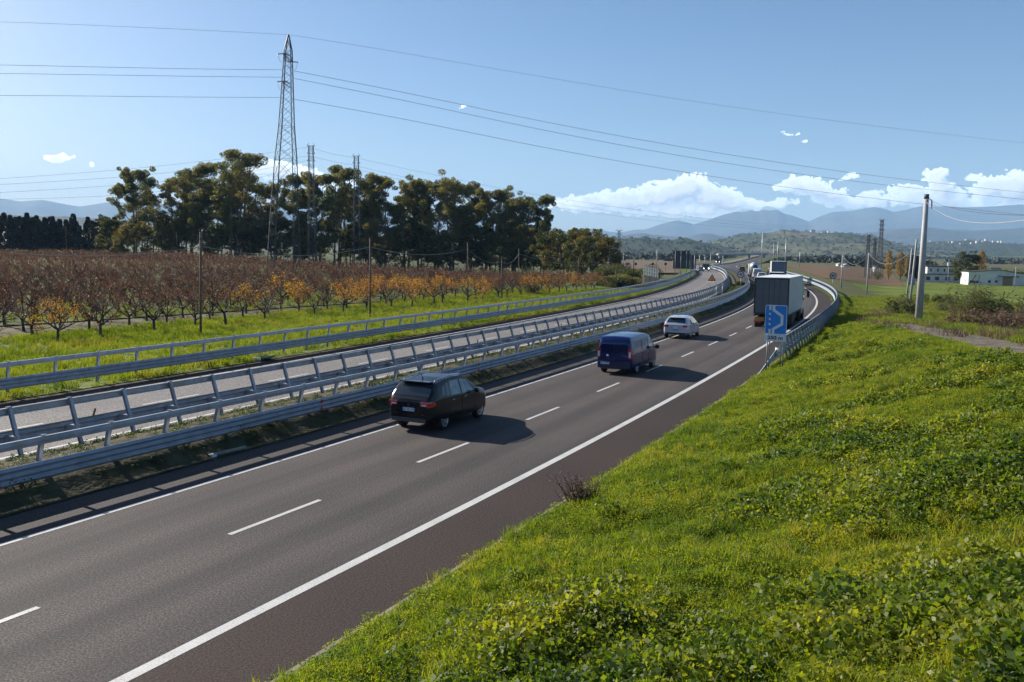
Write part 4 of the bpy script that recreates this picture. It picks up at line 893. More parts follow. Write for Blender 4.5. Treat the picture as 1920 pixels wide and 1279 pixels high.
    def rear_patch(s, b, y0, y1, z0, z1, off_=.012, mi=0, n=4):
        """patch on the rear end, wrapping with the height line where the tail leans forward"""
        P = np.zeros((n+1, n+1, 3))
        for i in range(n+1):
            z = z0+(z1-z0)*i/n; x = 0
            if z > s.top(0):
                lo, hi = 0, 1.2
                for _ in range(22):
                    m_ = (lo+hi)/2
                    if s.top(m_) < z: lo = m_
                    else: hi = m_
                x = lo
            for j in range(n+1): P[i, j] = (x-off_, y0+(y1-y0)*j/n, z)
        b.grid(P, mi)
def wheel(parent, x, y, r, wdt, sy, spokes=5, rimc=None, name='wheel'):
    w_ = link(name, None, parent) if False else None
    b = MB(); b.lathe([(-wdt/2, r*.62), (-wdt/2, r*.9), (-wdt*.38, r*.985), (-wdt*.15, r), (wdt*.15, r), (wdt*.38, r*.985), (wdt/2, r*.9), (wdt/2, r*.62)], (x, y, r), (0, sy, 0), 28); t_ = b.build(name, TYRE, parent)
    b = MB(); b.lathe([(wdt*.2, 0), (wdt*.2, r*.6), (wdt*.5, r*.64)], (x, y, r), (0, sy, 0), 24); b.build('rim_dish', RUBBER, t_)
    b = MB(); b.lathe([(wdt*.3, r*.56), (wdt*.5, r*.58), (wdt*.52, r*.66), (wdt*.4, r*.67)], (x, y, r), (0, sy, 0), 26); b.lathe([(wdt*.25, 0.001), (wdt*.48, .001), (wdt*.46, r*.14), (wdt*.25, r*.16)], (x, y, r), (0, sy, 0), 14)
    for k in range(spokes):
        for da in (-.13, .13):
            a = 2*math.pi*k/spokes+.3; a1 = a+da*1.3; p0 = Vector((x+math.cos(a+da*.4)*r*.1, y+sy*wdt*.44, r+math.sin(a+da*.4)*r*.1)); p1 = Vector((x+math.cos(a1)*r*.6, y+sy*wdt*.46, r+math.sin(a1)*r*.6)); b.bar(p0, p1, r*.1, .025, up=Vector((0, 1, 0)))
    b.build('rim', rimc or ALLOY, t_); return t_
MR = lambda x, y, z: Matrix.Translation((x, y, z)) @ Matrix.Rotation(-math.pi/2, 4, 'Z') @ Matrix.Rotation(math.pi/2, 4, 'X')    # sheet on the tail, seen from behind
def plate(parent, txt, y, z, x=-.02, w_=.52):
    b = MB(); b.prism(rounded(w_, .115, .012, 2), 0, .008, 0, MR(x, y, z)); p = b.build('number_plate', PLATE, parent); b = MB()
    for sx_ in (-1, 1): b.prism([(sx_*w_/2-sx_*.045, -.055), (sx_*w_/2, -.055), (sx_*w_/2, .055), (sx_*w_/2-sx_*.045, .055)][::sx_], .0085, .0095, 0, MR(x, y, z))
    b.build('plate_band', PLATEBLUE, p)
    if txt: text_mesh(txt, .1, INK, MR(x-.0095, y, z-.002), p, sx=.95, extrude=.001)
def place_on_road(t_, s, d, z=0.):
    p = rv(s, d, z); t_.location = p; t_.rotation_euler = (0, 0, math.pi/2-rhead(s))
def mirror(parent, x, y, z, sy, m, k=1.):
    b = MB(); b.bar((x, y, z-.03), (x, y+sy*.1*k, z), .06, .05); b.lathe([(-.1*k, .02), (-.09*k, .075*k), (-.02*k, .09*k), (.06*k, .07*k), (.1*k, .02)], (x, y+sy*.19*k, z+.02), (1, 0, 0), 14); b.build('door_mirror', m, parent)
def seam(car, b, x0, z0, x1, z1, sy, w_=.012, n=8):
    P = [Vector((x0+(x1-x0)*i/n, 0, z0+(z1-z0)*i/n)) for i in range(n+1)]
    for p in P: p.y = sy*(car.wside(p.x, p.z)+.002)
    b.tube(P, w_/2, 4)

# ---- black SUV nearest the camera
BLACKP = carpaint('black_car_paint', (.009, .009, .012), metal=.1, coat=.2, rough=.26)
t_ = thing('parked_suv', '', 'car'); t_.name = 'suv_car'; tag(t_, 'black SUV with silver roof rails driving in the left lane, nearest the camera', 'car')
suv = Car(4.48, .935, [(0, 1.02), (.04, 1.08), (.12, 1.18), (.5, 1.54), (.66, 1.6), (1.3, 1.685), (1.95, 1.71), (2.45, 1.68), (2.8, 1.58), (3.3, 1.24), (3.45, 1.15), (3.9, 1.08), (4.25, .97), (4.4, .82), (4.48, .64)],
          [(0, 1.0), (.6, 1.12), (1.6, 1.09), (3.3, 1.02), (4.48, .74)], [(0, .42), (.12, .32), (.5, .27), (3.9, .25), (4.35, .28), (4.48, .4)], [(0, .74), (.05, .84), (.16, .93), (.4, .98), (1, 1.), (3.6, 1.), (4.1, .955), (4.35, .83), (4.48, .64)], .36, .04)
bd = suv.body_mesh('body', [BLACKP], (.92, 3.61), t_, .385)
b = MB(); suv.top_patch(b, .13, .52, .9, .87, flip=True); b.build('rear_window', GLASS, bd)
b = MB(); suv.top_patch(b, 2.78, 3.36, .88, .94, flip=True); b.build('windscreen', GLASS, bd)
for sy in (-1, 1):
    for q in ([(2.2, 1.1), (3.1, 1.07), (2.7, 1.52), (2.22, 1.59)], [(1.36, 1.13), (2.1, 1.11), (2.12, 1.59), (1.46, 1.6)]): b = MB(); suv.side_patch(b, q, sy); b.build('side_window', LITGLASS, bd)
    for q in ([(.74, 1.19), (1.0, 1.17), (1.1, 1.5), (.9, 1.47)], [(1.05, 1.16), (1.3, 1.14), (1.38, 1.57), (1.16, 1.54)]): b = MB(); suv.side_patch(b, q, sy); b.build('side_window', GLASS, bd)
    b = MB(); suv.side_patch(b, [(.0, .86), (.34, .92), (.3, 1.05), (.03, 1.05)], sy, .012); suv.rear_patch(b, sy*.46, sy*.8, .9, 1.05, .016) if sy > 0 else suv.rear_patch(b, -.8, -.46, .9, 1.05, .016); l_ = b.build('tail_lamp', REDLAMP, bd)
    b = MB(); suv.rear_patch(b, min(sy*.5, sy*.7), max(sy*.5, sy*.7), .91, .965, .021); b.build('clear_lens', WHITELAMP, l_)
    b = MB(); b.tube([(.62, sy*.615, 1.6), (.72, sy*.625, 1.69), (1.3, sy*.64, 1.755), (1.9, sy*.645, 1.77), (2.45, sy*.635, 1.735), (2.6, sy*.625, 1.66)], [.014, .02, .02, .02, .02, .012], 8); b.build('roof_rail', CHROME, bd)
    b = MB()
    for x0, x1 in ((2.15, 2.17), (1.3, 1.2)): seam(suv, b, x0, .42, x1, 1.04, sy)
    seam(suv, b, 3.15, .45, 3.2, 1.0, sy); seam(suv, b, 1.25, .42, 3.15, .42, sy); b.build('door_gap', RUBBER, bd)
    for x in (1.42, 2.32): b = MB(); z = .97; b.tube([(x, sy*(suv.wside(x, z)+.01), z), (x+.1, sy*(suv.wside(x, z)+.035), z+.01), (x+.2, sy*(suv.wside(x, z)+.01), z+.01)], .014, 6); b.build('door_handle', CHROME, bd)
    b = MB(); suv.side_patch(b, [(1.3, .3), (3.2, .29), (3.2, .42), (1.3, .43)], sy, .012); b.build('sill_trim', RUBBER, bd)
    mirror(bd, 3.02, sy*.9, 1.1, sy, BLACKP)
    b = MB(); suv.side_patch(b, [(4.05, .78), (4.42, .72), (4.32, .86), (3.98, .95)], sy, .01); b.build('headlight', WHITELAMP, bd)
    for x in (.92, 3.61): wheel(t_, x, sy*.8, .355, .225, sy)
b = MB(); suv.rear_patch(b, -.7, .7, .36, .5, .03); b.build('bumper_skid', GREYPL, bd)
for y0, y1 in ((-.62, -.5), (.5, .62)): b = MB(); suv.rear_patch(b, y0, y1, .6, .64, .014); b.build('bumper_reflector', mat('dull_reflector', (.12, .03, .03), rough=.3), bd)
b = MB(); suv.rear_patch(b, -.42, .42, 1.1, 1.13, .02); b.build('tailgate_spoiler_line', BLACKP, bd)
b = MB(); b.box((.5, 0, 1.645), (.32, 1.2, .035)); b.build('roof_spoiler', BLACKP, bd)
b = MB(); b.tube([(.95, .0, 1.68), (.8, 0, 1.86)], [.02, .006], 6); b.build('aerial', RUBBER, bd)
b = MB()
for p, q in (((0, .1), (.065, 0)), ((.065, 0), (0, -.1)), ((0, -.1), (-.065, 0)), ((-.065, 0), (0, .1))): b.bar(MR(-.035, 0, 1.0) @ Vector((*p, 0)), MR(-.035, 0, 1.0) @ Vector((*q, 0)), .03, .012, up=Vector((1, 0, 0)))
b.build('emblem', CHROME, bd)
text_mesh('KOLEOS', .05, CHROME, MR(-.02, 0, .875), bd, sx=1.9); plate(bd, 'DT 801AT', .0, .77); b = MB(); b.lathe([(-.06, .035), (.06, .035), (.06, .03), (-.06, .03)], (-.02, .5, .3), (1, 0, 0), 12); b.build('exhaust_pipe', CHROME, bd)
place_on_road(t_, 11.95-.92, -2.6); t_.scale = (.95, 1., 1.035)

# ---- dark blue van
BLUEP = carpaint('blue_van_paint', (.006, .018, .1), metal=.2, coat=.25)
van = Car(4.95, .96, [(0, 1.62), (.04, 1.74), (.12, 1.88), (.3, 1.93), (1.5, 1.97), (2.6, 1.965), (3.2, 1.9), (3.45, 1.8), (4.05, 1.3), (4.2, 1.2), (4.7, 1.0), (4.88, .85), (4.95, .62)], [(0, 1.1), (2.5, 1.1), (3.9, 1.04), (4.95, .7)],
          [(0, .36), (.15, .28), (4.6, .25), (4.95, .36)], [(0, .9), (.04, .95), (.15, .985), (.5, 1.), (4.0, 1.), (4.5, .95), (4.8, .82), (4.95, .64)], .19, .04)
t_ = thing('delivery_van', 'dark blue panel van in the middle of the road, ahead of the black SUV', 'van')
bd = van.body_mesh('body', [BLUEP], (.9, 3.95), t_, .37)
b = MB(); van.top_patch(b, 3.42, 4.08, .9, .95, flip=True); b.build('windscreen', GLASS, bd)
for sy in (-1, 1):
    b = MB(); van.side_patch(b, [(2.95, 1.13), (3.82, 1.1), (3.42, 1.72), (3.0, 1.76)], sy); b.build('side_window', LITGLASS, bd)
    b = MB(); van.side_patch(b, [(.0, .86), (.12, .86), (.12, 1.38), (.02, 1.38)], sy, .014); y0, y1 = sorted((sy*.74, sy*.9)); van.rear_patch(b, y0, y1, .86, 1.38, .02); l_ = b.build('tail_lamp', REDLAMP, bd)
    y0, y1 = sorted((sy*.77, sy*.88)); b = MB(); van.rear_patch(b, y0, y1, .93, 1.2, .026); b.build('clear_lens', WHITELAMP, l_)
    b = MB(); seam(van, b, 2.85, .4, 2.87, 1.8, sy); seam(van, b, 1.75, .4, 1.75, 1.75, sy); seam(van, b, .25, 1.0, 2.85, 1.02, sy, .02); b.build('door_gap', RUBBER, bd)
    b = MB(); van.side_patch(b, [(1.25, .48), (3.5, .47), (3.5, .56), (1.25, .57)], sy, .014); b.build('side_moulding', RUBBER, bd)
    for x in (1.9, 3.0): b = MB(); z = .98; b.tube([(x, sy*(van.wside(x, z)+.01), z), (x+.1, sy*(van.wside(x, z)+.04), z), (x+.2, sy*(van.wside(x, z)+.01), z)], .016, 6); b.build('door_handle', BLUEP, bd)
    mirror(bd, 3.7, sy*.93, 1.16, sy, RUBBER, 1.35)
    for q in ([(.3, 1.18), (1.65, 1.18), (1.65, 1.72), (.34, 1.7)], [(1.85, 1.18), (2.75, 1.17), (2.75, 1.74), (1.85, 1.74)]): b = MB(); van.side_patch(b, q, sy, .004); b.build('pressed_panel', carpaint('blue_van_panel', (.008, .021, .105), rough=.2, coat=.3), bd)
    for x in (.9, 3.95): wheel(t_, x, sy*.83, .335, .21, sy, 7, mat('steel_rim', (.4, .41, .43), rough=.4, metal=.5, obj=True))
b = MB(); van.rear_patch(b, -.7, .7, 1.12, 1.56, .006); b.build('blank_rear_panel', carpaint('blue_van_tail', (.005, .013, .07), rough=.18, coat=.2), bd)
b = MB(); b.box((-.04, 0, .52), (.1, 1.7, .34)); b.build('rear_bumper', mat('van_bumper', (.012, .016, .05), rough=.5), bd)
b = MB(); b.bar((-.012, 0, .7), (-.012, 0, 1.6), .012); b.build('door_gap', RUBBER, bd); b = MB(); b.lathe([(0, .001), (0, .075), (.012, .06), (.016, .001)], (-.012, .36, .98), (-1, 0, 0), 18); b.build('emblem', CHROME, bd)
text_mesh('SCUDO', .055, CHROME, MR(-.02, -.56, .98), bd, sx=1.5); plate(bd, 'EJ 194PN', .46, .6, -.095)
b = MB(); b.tube([(-.02, -.1, 1.2), (-.05, -.2, 1.24)], .014, 6); b.build('rear_door_handle', RUBBER, bd)
place_on_road(t_, 28.9-.9, -1.1)

# ---- silver hatchback
SILV = carpaint('silver_car_paint', (.5, .54, .6), rough=.3, metal=.35)
def hatch(name, label, paint, tail=True, group=None, detail=True):
    hb_ = Car(4.0, .9, [(0, .98), (.05, 1.03), (.1, 1.08), (.42, 1.4), (.6, 1.47), (1.2, 1.52), (1.8, 1.52), (2.2, 1.46), (2.9, 1.07), (3.05, 1.0), (3.6, .86), (3.9, .74), (4., .6)], [(0, .95), (1.4, .96), (2.8, .92), (4., .68)], [(0, .4), (.12, .3), (.5, .24), (3.7, .22), (4., .34)],
              [(0, .82), (.06, .9), (.2, .96), (.5, 1.), (3.2, 1.), (3.7, .93), (4., .68)], .38, .04)
    t_ = thing(name, label, 'car', group=group); bd = hb_.body_mesh('body', [paint], (.72, 3.26), t_, .335, n=50)
    b = MB(); hb_.top_patch(b, .13, .46, .84, .8, flip=True); b.build('rear_window', GLASS, bd); b = MB(); hb_.top_patch(b, 2.28, 2.9, .88, .94, flip=True); b.build('windscreen', GLASS, bd)
    for sy in (-1, 1):
        for q in ([(1.62, .98), (2.62, .95), (2.2, 1.38), (1.66, 1.42)], [(.82, 1.02), (1.54, .98), (1.58, 1.425), (.98, 1.38)]): b = MB(); hb_.side_patch(b, q, sy); b.build('side_window', LITGLASS if detail else GLASS, bd)
        y0, y1 = sorted((sy*.5, sy*.78)); b = MB(); hb_.rear_patch(b, y0, y1, .82, .97, .02); hb_.side_patch(b, [(.0, .8), (.28, .88), (.22, .98), (.02, .96)], sy, .014); b.build('tail_lamp', REDLAMP, bd)
        mirror(bd, 2.55, sy*.86, 1.02, sy, RUBBER)
        b = MB(); seam(hb_, b, 1.58, .36, 1.6, .95, sy); seam(hb_, b, .98, .5, .85, .95, sy); seam(hb_, b, 2.62, .4, 2.66, .92, sy); b.build('door_gap', RUBBER, bd)
        b = MB(); hb_.side_patch(b, [(3.6, .66), (3.93, .62), (3.85, .74), (3.5, .8)], sy, .01); b.build('headlight', WHITELAMP, bd)
        for x in (.72, 3.26): wheel(t_, x, sy*.79, .305, .19, sy)
    b = MB(); b.box((.38, 0, 1.475), (.3, 1.1, .03)); b.build('roof_spoiler', paint, bd); b = MB(); hb_.rear_patch(b, -.68, .68, .3, .43, .02); b.build('bumper_skid', RUBBER, bd)
    b = MB(); hb_.rear_patch(b, -.2, .2, .6, .64, .014); b.build('fog_slot', RUBBER, bd)
    plate(bd, '', 0, .78, -.02)
    b = MB(); b.tube([(.75, 0, 1.54), (.62, 0, 1.7)], [.015, .005], 6); b.build('aerial', RUBBER, bd)
    return t_
t_ = hatch('hatchback_car', 'silver hatchback in the left lane beyond the blue van', SILV); place_on_road(t_, 49.0-.72, -3.12); t_.scale = (1.04, 1.06, 1.04)

# ---- curtain-sided lorry in the right lane
LGREY = mat('lorry_rear_door', (.085, .095, .112), rough=.45, var=.08, obj=True, dirt=((.16, .15, .14), 1.2, .3)); CURT = mat('lorry_curtain', (.46, .48, .46), rough=.5, var=.08, obj=True, dirt=((.3, .3, .27), 1.1, .6)); CHAS = mat('chassis_black', (.02, .021, .023), rough=.6); AMB = mat('amber_board', (.5, .2, .03), rough=.4, obj=True)
def lorry(label, s, d, Lb, Wd, H0, H1, rearm, sidem, group, cabm, scale=1., board=True, cab_l=2.1):
    t_ = thing('box_lorry', label, 'lorry', group=group); hz_ = (H0+H1)/2
    b = MB(); b.box((Lb/2, 0, hz_), (Lb, Wd, H1-H0)); bx = b.build('cargo_body', sidem, t_)
    b = MB(); b.box((-.02, 0, hz_), (.05, Wd-.16, H1-H0-.16)); dr_ = b.build('rear_door', rearm, bx)
    b = MB()
    for y in (-Wd/2+.03, Wd/2-.03): b.box((-.035, y, hz_), (.09, .1, H1-H0+.02))
    b.box((-.036, 0, H1-.05), (.085, Wd-.16, .12)); b.box((-.036, 0, H0+.06), (.085, Wd-.16, .12)); b.build('rear_frame', CHAS, bx)
    b = MB()
    for y in (-.62, -.2, .2, .62):
        b.bar((-.06, y, H0+.15), (-.06, y, H1-.15), .03); b.box((-.07, y, H0+.75), (.03, .2, .05))
    b.build('lock_rods', GREYPL, dr_)
    b = MB()
    for sy in (-1, 1):
        for k in range(5): b.box((-.06, sy*(Wd/2-.13), H0+.3+k*(H1-H0-.6)/4), (.03, .12, .08))
    b.build('hinges', GREYPL, dr_)
    b = MB(); b.box((Lb/2-.02, 0, H1+.022), (Lb+.1, Wd+.05, .06)); b.build('roof', WHITEP, bx)
    b = MB(); b.box((Lb/2+1, 0, .78), (Lb+2.6, .9, .3)); b.build('chassis', CHAS, t_)
    b = MB()
    for sy in (-1, 1): b.box((Lb*.42, sy*(Wd/2-.1), .72), (Lb*.34, .06, .5)); b.box((Lb*.42, sy*(Wd/2-.07), H0-.1), (Lb*.9, .08, .12))
    b.build('side_guard', CHAS, t_)
    for sy in (-1, 1):
        for x in ((1.5, 2.8, Lb-1.2, Lb+1.55) if Lb > 6 else (1.6, Lb+1.2)):
            if x < Lb: wheel(t_, x, sy*(Wd/2-.22), .49, .42, sy, 6, CHAS)
            else: wheel(t_, x, sy*(Wd/2-.16), .49, .3, sy, 6, CHAS)
    b = MB(); b.box((-.05, 0, .55), (.12, Wd-.1, .16)); bm = b.build('underrun_bar', CHAS, t_)
    for sy in (-1, 1):
        if board: b = MB(); b.box((-.13, sy*(Wd/2-.5), .72), (.03, .8, .3)); b.build('amber_board', AMB, bm)
        b = MB(); b.box((-.12, sy*(Wd/2-.32), .5), (.05, .46, .13)); b.build('tail_lamp', REDLAMP, bm)
        b = MB(); b.box((-.1, sy*(Wd/2-.35), .26), (.02, .5, .36)); b.build('mud_flap', TYRE, bm)
    plate(bm, '', 0, .55, -.14)
    cab = MB(); prof = [(Lb+.35, .6), (Lb+.35+cab_l, .6), (Lb+.35+cab_l, 1.6), (Lb+.2+cab_l, 2.5), (Lb-.05+cab_l, min(H1-.5, 3.1)), (Lb+.35, min(H1-.4, 3.3))]
    cab.prism(prof, -Wd/2+.06, Wd/2-.06, 0, Matrix.Rotation(math.pi/2, 4, 'X')); c = cab.build('cab', cabm, t_)
    for sy in (-1, 1):
        b = MB(); b.box((Lb+cab_l*.72, sy*(Wd/2-.05), 2.1), (1., .04, .75)); b.build('side_window', GLASS, c)
        b = MB(); b.bar((Lb+cab_l+.2, sy*(Wd/2-.05), 2.6), (Lb+cab_l+.45, sy*(Wd/2+.22), 2.6), .05); b.box((Lb+cab_l+.42, sy*(Wd/2+.26), 2.25), (.12, .22, .62)); b.build('door_mirror', CHAS, c)
    b = MB(); b.box((Lb+.36+cab_l, 0, 2.0), (.03, Wd-.4, .85)); b.build('windscreen', GLASS, c)
    place_on_road(t_, s, d); t_.scale = (scale,)*3; return t_
lorry('white-roofed lorry with grey rear doors and pale curtain side behind the blue sign', 61.2, 1.8, 10.4, 2.62, 1.12, 3.98, LGREY, CURT, 'lorries ahead', mat('cab_grey', (.3, .31, .33), rough=.35, obj=True), 1.06)
lorry('grey box lorry with a white roof edge ahead of the curtain-sided lorry', 172, -.6, 6.2, 2.6, 1.1, 4.2, mat('lorry_blue_grey', (.14, .17, .24), rough=.45, obj=True), CURT, 'lorries ahead', CHAS, 1.12, False)
lorry('dark blue low box lorry right behind the grey box lorry', 148, -1.9, 4.2, 2.2, .9, 2.75, mat('lorry_navy', (.015, .025, .08), rough=.4, obj=True), mat('lorry_navy_side', (.02, .03, .09), rough=.4, obj=True), 'lorries ahead', CHAS, 1.06, False, 1.6)
WHITECAR = carpaint('white_car_paint', (.66, .67, .68), rough=.3, metal=0.)
t_ = hatch('hatchback_car', 'white hatchback with a dark rear window queuing just beyond the lorry roof', WHITECAR, detail=False); place_on_road(t_, 205, -2.7); t_.scale = (1.12,)*3
# white van and tanker further on
t_ = thing('delivery_van', 'white van with a grey rear, between the tanker and the white hatchback', 'van'); vn = Car(4.9, .98, [(0, 1.9), (.05, 2.1), (.2, 2.2), (3.2, 2.2), (3.5, 2.05), (4.1, 1.4), (4.8, 1.0), (4.9, .65)], van.belt, van.zb, [(0, .94), (.1, .98), (.5, 1.), (4.2, 1.), (4.7, .88), (4.9, .7)], .1, .04)
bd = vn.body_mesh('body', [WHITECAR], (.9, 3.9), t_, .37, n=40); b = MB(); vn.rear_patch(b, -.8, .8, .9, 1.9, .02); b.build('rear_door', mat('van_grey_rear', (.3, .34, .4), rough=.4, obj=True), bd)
for sy in (-1, 1):
    y0, y1 = sorted((sy*.83, sy*.94)); b = MB(); vn.rear_patch(b, y0, y1, .9, 1.4, .025); b.build('tail_lamp', REDLAMP, bd); b = MB(); vn.side_patch(b, [(2.95, 1.2), (3.8, 1.15), (3.45, 1.85), (3.0, 1.9)], sy); b.build('side_window', GLASS, bd); mirror(bd, 3.7, sy*.95, 1.2, sy, RUBBER, 1.3)
    for x in (.9, 3.9): wheel(t_, x, sy*.84, .335, .21, sy)
b = MB(); vn.top_patch(b, 3.48, 4.1, .9, .95, flip=True); b.build('windscreen', GLASS, bd); plate(bd, '', 0, .6, -.03); place_on_road(t_, 217, -3.1); t_.scale = (1.15,)*3
t_ = thing('tanker_lorry', 'silver round-backed tanker lorry in the left lane, left of the tall lamp', 'lorry', group='lorries ahead'); TANK = mat('tank_silver', (.55, .56, .58), rough=.28, metal=.7, obj=True)
b = MB(); b.lathe([(-.25, .01), (-.2, .7), (0, 1.02), (.15, 1.08), (8.6, 1.08), (8.85, .9), (8.95, .01)], (0, 0, 2.35), (1, 0, 0), 28); tk = b.build('tank', TANK, t_)
b = MB(); b.box((4.2, 0, 3.5), (6, .5, .12)); b.build('walkway', CHAS, tk); b = MB(); b.lathe([(-.27, .01), (-.27, .5), (-.22, .52)], (0, 0, 2.35), (1, 0, 0), 20); b.build('rear_hatch', CHAS, tk)
b = MB(); b.box((4.6, 0, .95), (11, 1., .3)); b.build('chassis', CHAS, t_); b = MB(); b.box((-.2, 0, .75), (.15, 2.3, .3)); bm = b.build('underrun_bar', CHAS, t_)
for sy in (-1, 1):
    for x in (1.2, 2.5, 3.8, 9.9): wheel(t_, x, sy*1.02, .5, .36, sy, 6, CHAS)
    b = MB(); b.box((-.3, sy*.95, .75), (.04, .3, .2)); b.build('tail_lamp', REDLAMP, bm); b = MB(); b.bar((11., sy*1.2, 2.7), (11.2, sy*1.5, 2.5), .05); b.box((11.2, sy*1.5, 2.3), (.1, .2, .6)); b.build('door_mirror', CHAS, t_)
b = MB(); b.prism([(9.1, .6), (11.2, .6), (11.2, 1.7), (10.9, 3.), (9.1, 3.1)], -1.2, 1.2, 0, Matrix.Rotation(math.pi/2, 4, 'X')); c = b.build('cab', WHITEP, t_); b = MB(); b.box((11.1, 0, 2.2), (.05, 2.1, .8), rot=Matrix.Rotation(-.2, 3, 'Y')); b.build('windscreen', GLASS, c)
place_on_road(t_, 226, -3.3); t_.scale = (1.15,)*3
# ---- oncoming traffic on the opposite carriageway (turned round)
def turned(t_, s, d, sc=1.): place_on_road(t_, s, d, DOPP); t_.rotation_euler[2] += math.pi; t_.scale = (sc,)*3
t_ = hatch('hatchback_car', 'white oncoming car on the opposite carriageway, behind the dark lorry', WHITECAR, detail=False); turned(t_, 345, -11.9, 1.15)
def oncoming(label, s, d, m, H, sc=1., lamp=True):
    t_ = thing('oncoming_lorry', label, 'lorry', group='oncoming lorries'); b = MB(); b.box((3.3, 0, (H+.9)/2), (5.6, 2.4, H-.9)); b.build('cargo_body', m, t_)
    c = MB(); c.prism([(6.2, .5), (8., .5), (8.05, 1.5), (7.8, 2.5), (6.2, 2.7)], -1.15, 1.15, 0, Matrix.Rotation(math.pi/2, 4, 'X')); cb = c.build('cab', m, t_); b = MB(); b.box((7.98, 0, 1.95), (.04, 2., .8), rot=Matrix.Rotation(-.22, 3, 'Y')); b.build('windscreen', GLASS, cb)
    LON = mat('lamp_lit', (.9, .9, .85), rough=.3, emit=((1, .96, .88), 6.))
    for sy in (-1, 1):
        b = MB(); b.lathe([(0, .001), (0, .16), (.03, .14), (.05, .001)], (8.06, sy*.85, .95), (1, 0, 0), 14); b.build('headlight', LON, cb)
        for x in (1.6, 2.8, 7.): wheel(t_, x, sy*1., .46, .3, sy, 6, CHAS)
        b = MB(); b.bar((7.9, sy*1.15, 2.3), (7.95, sy*1.4, 2.2), .05); b.box((7.95, sy*1.42, 2.), (.1, .18, .5)); b.build('door_mirror', CHAS, cb)
    turned(t_, s, d, sc); return t_
oncoming('black oncoming lorry with a lit headlamp on the opposite carriageway', 316, -14.9, mat('lorry_black', (.02, .018, .02), rough=.45, obj=True), 2.7, 1.0)
oncoming('small dark oncoming lorry far along the opposite carriageway', 560, -14.6, mat('lorry_dark', (.04, .04, .05), rough=.5, obj=True), 3., 1.1)
t_ = hatch('hatchback_car', 'dark car far ahead on our carriageway with its tail lamps showing', carpaint('dark_red_paint', (.05, .015, .015)), detail=False); place_on_road(t_, 300, -3.0); t_.scale = (1.15,)*3
t_ = hatch('hatchback_car', 'grey oncoming car near the bend of the far guard rail', carpaint('grey_car_paint', (.08, .085, .09)), detail=False); turned(t_, 300, -17.0, 1.05)
# something standing at the bottom edge of the frame
# ================================================================== SIGNS, POLES, PYLONS, BUILDINGS
Zr = lambda a: Matrix.Rotation(a, 4, 'Z')
BLUE = mat('sign_blue', (.006, .2, .62), rough=.35, var=.06, obj=True)
SIGNW = mat('sign_white', (.62, .66, .7), rough=.4, var=.06, obj=True)
SIGNBACK = mat('sign_back', (.045, .05, .058), rough=.6, var=.2, obj=True)
POST = mat('sign_post', (.3, .31, .32), rough=.5, metal=.6)
# --- lay-by sign
SX, SD = 35.2, 5.95
base = on_ground(1451, 694); ry = -rhead(SX)+R(-12)
t_ = thing('layby_sign', 'blue lay-by ahead sign with white pictogram and 250 m plate beside the road', 'road sign', base, ry+R(6))
MF = lambda x, y, z: Matrix.Translation((x, y, z)) @ Matrix.Rotation(math.pi/2, 4, 'X')     # sheet in XZ, facing -Y (towards us)
SW, SH = 1.13, 1.53; SZ = at(1452.5, 599.5, base.y).z-base.z
b = MB(); b.prism(rounded(SW, SH, .09), -.02, .02, 0, MF(0, 0, SZ)); bd = b.build('panel', [SIGNW], t_)
b = MB(); b.prism(rounded(SW-.05, SH-.05, .075), .0205, .024, 0, MF(0, 0, SZ)); b.build('blue_field', BLUE, bd)
b = MB()
for x0, x1, z0_, z1_ in ((-.36, -.25, .5, .76), (-.36, -.27, .24, .35), (-.36, -.27, -.03, .08), (-.36, -.27, -.3, -.19), (-.36, -.25, -.76, -.5)): b.prism([(x0, z0_), (x1, z0_), (x1, z1_), (x0, z1_)], .0245, .027, 0, MF(0, 0, SZ))
pth = [(-.12, .77), (-.12, .5), (.32, .2), (.32, -.22), (-.12, -.5), (-.12, -.77)]; wd = .07
def offs(p, w):
    out = []
    for i, (x, y) in enumerate(p):
        a = np.array(p[max(i-1, 0)]); c = np.array(p[min(i+1, len(p)-1)]); m = np.array((x, y))
        n1 = (m-a)/(np.linalg.norm(m-a)+1e-9) if i else (c-m)/np.linalg.norm(c-m); n2 = (c-m)/(np.linalg.norm(c-m)+1e-9) if i < len(p)-1 else n1
        n = n1+n2; n /= np.linalg.norm(n); q = np.array([-n[1], n[0]]); out.append(m+q*w/max(.5, float(n@n1)))
    return out
lft, rgt = offs(pth, wd), offs(pth, -wd)
for i in range(5): b.prism([tuple(rgt[i]), tuple(rgt[i+1]), tuple(lft[i+1]), tuple(lft[i])], .0245, .027, 0, MF(0, 0, SZ))
b.build('pictogram', SIGNW, bd)
b = MB(); b.prism(rounded(SW, .36, .03), -.02, .02, 0, MF(0, 0, SZ-SH/2-.2)); pl = b.build('distance_plate', SIGNW, t_)
text_mesh('250 m', .25, INK, MF(0, -.0215, SZ-SH/2-.2), pl, sx=1.25, bold=.008)
for x, y in ((-.42, .05), (-.31, .09), (.31, .05), (.42, .09)):
    b = MB(); b.tube([(x, y, -.5), (x, y, SZ-.2)], .032, 8); b.build('post', POST, t_)
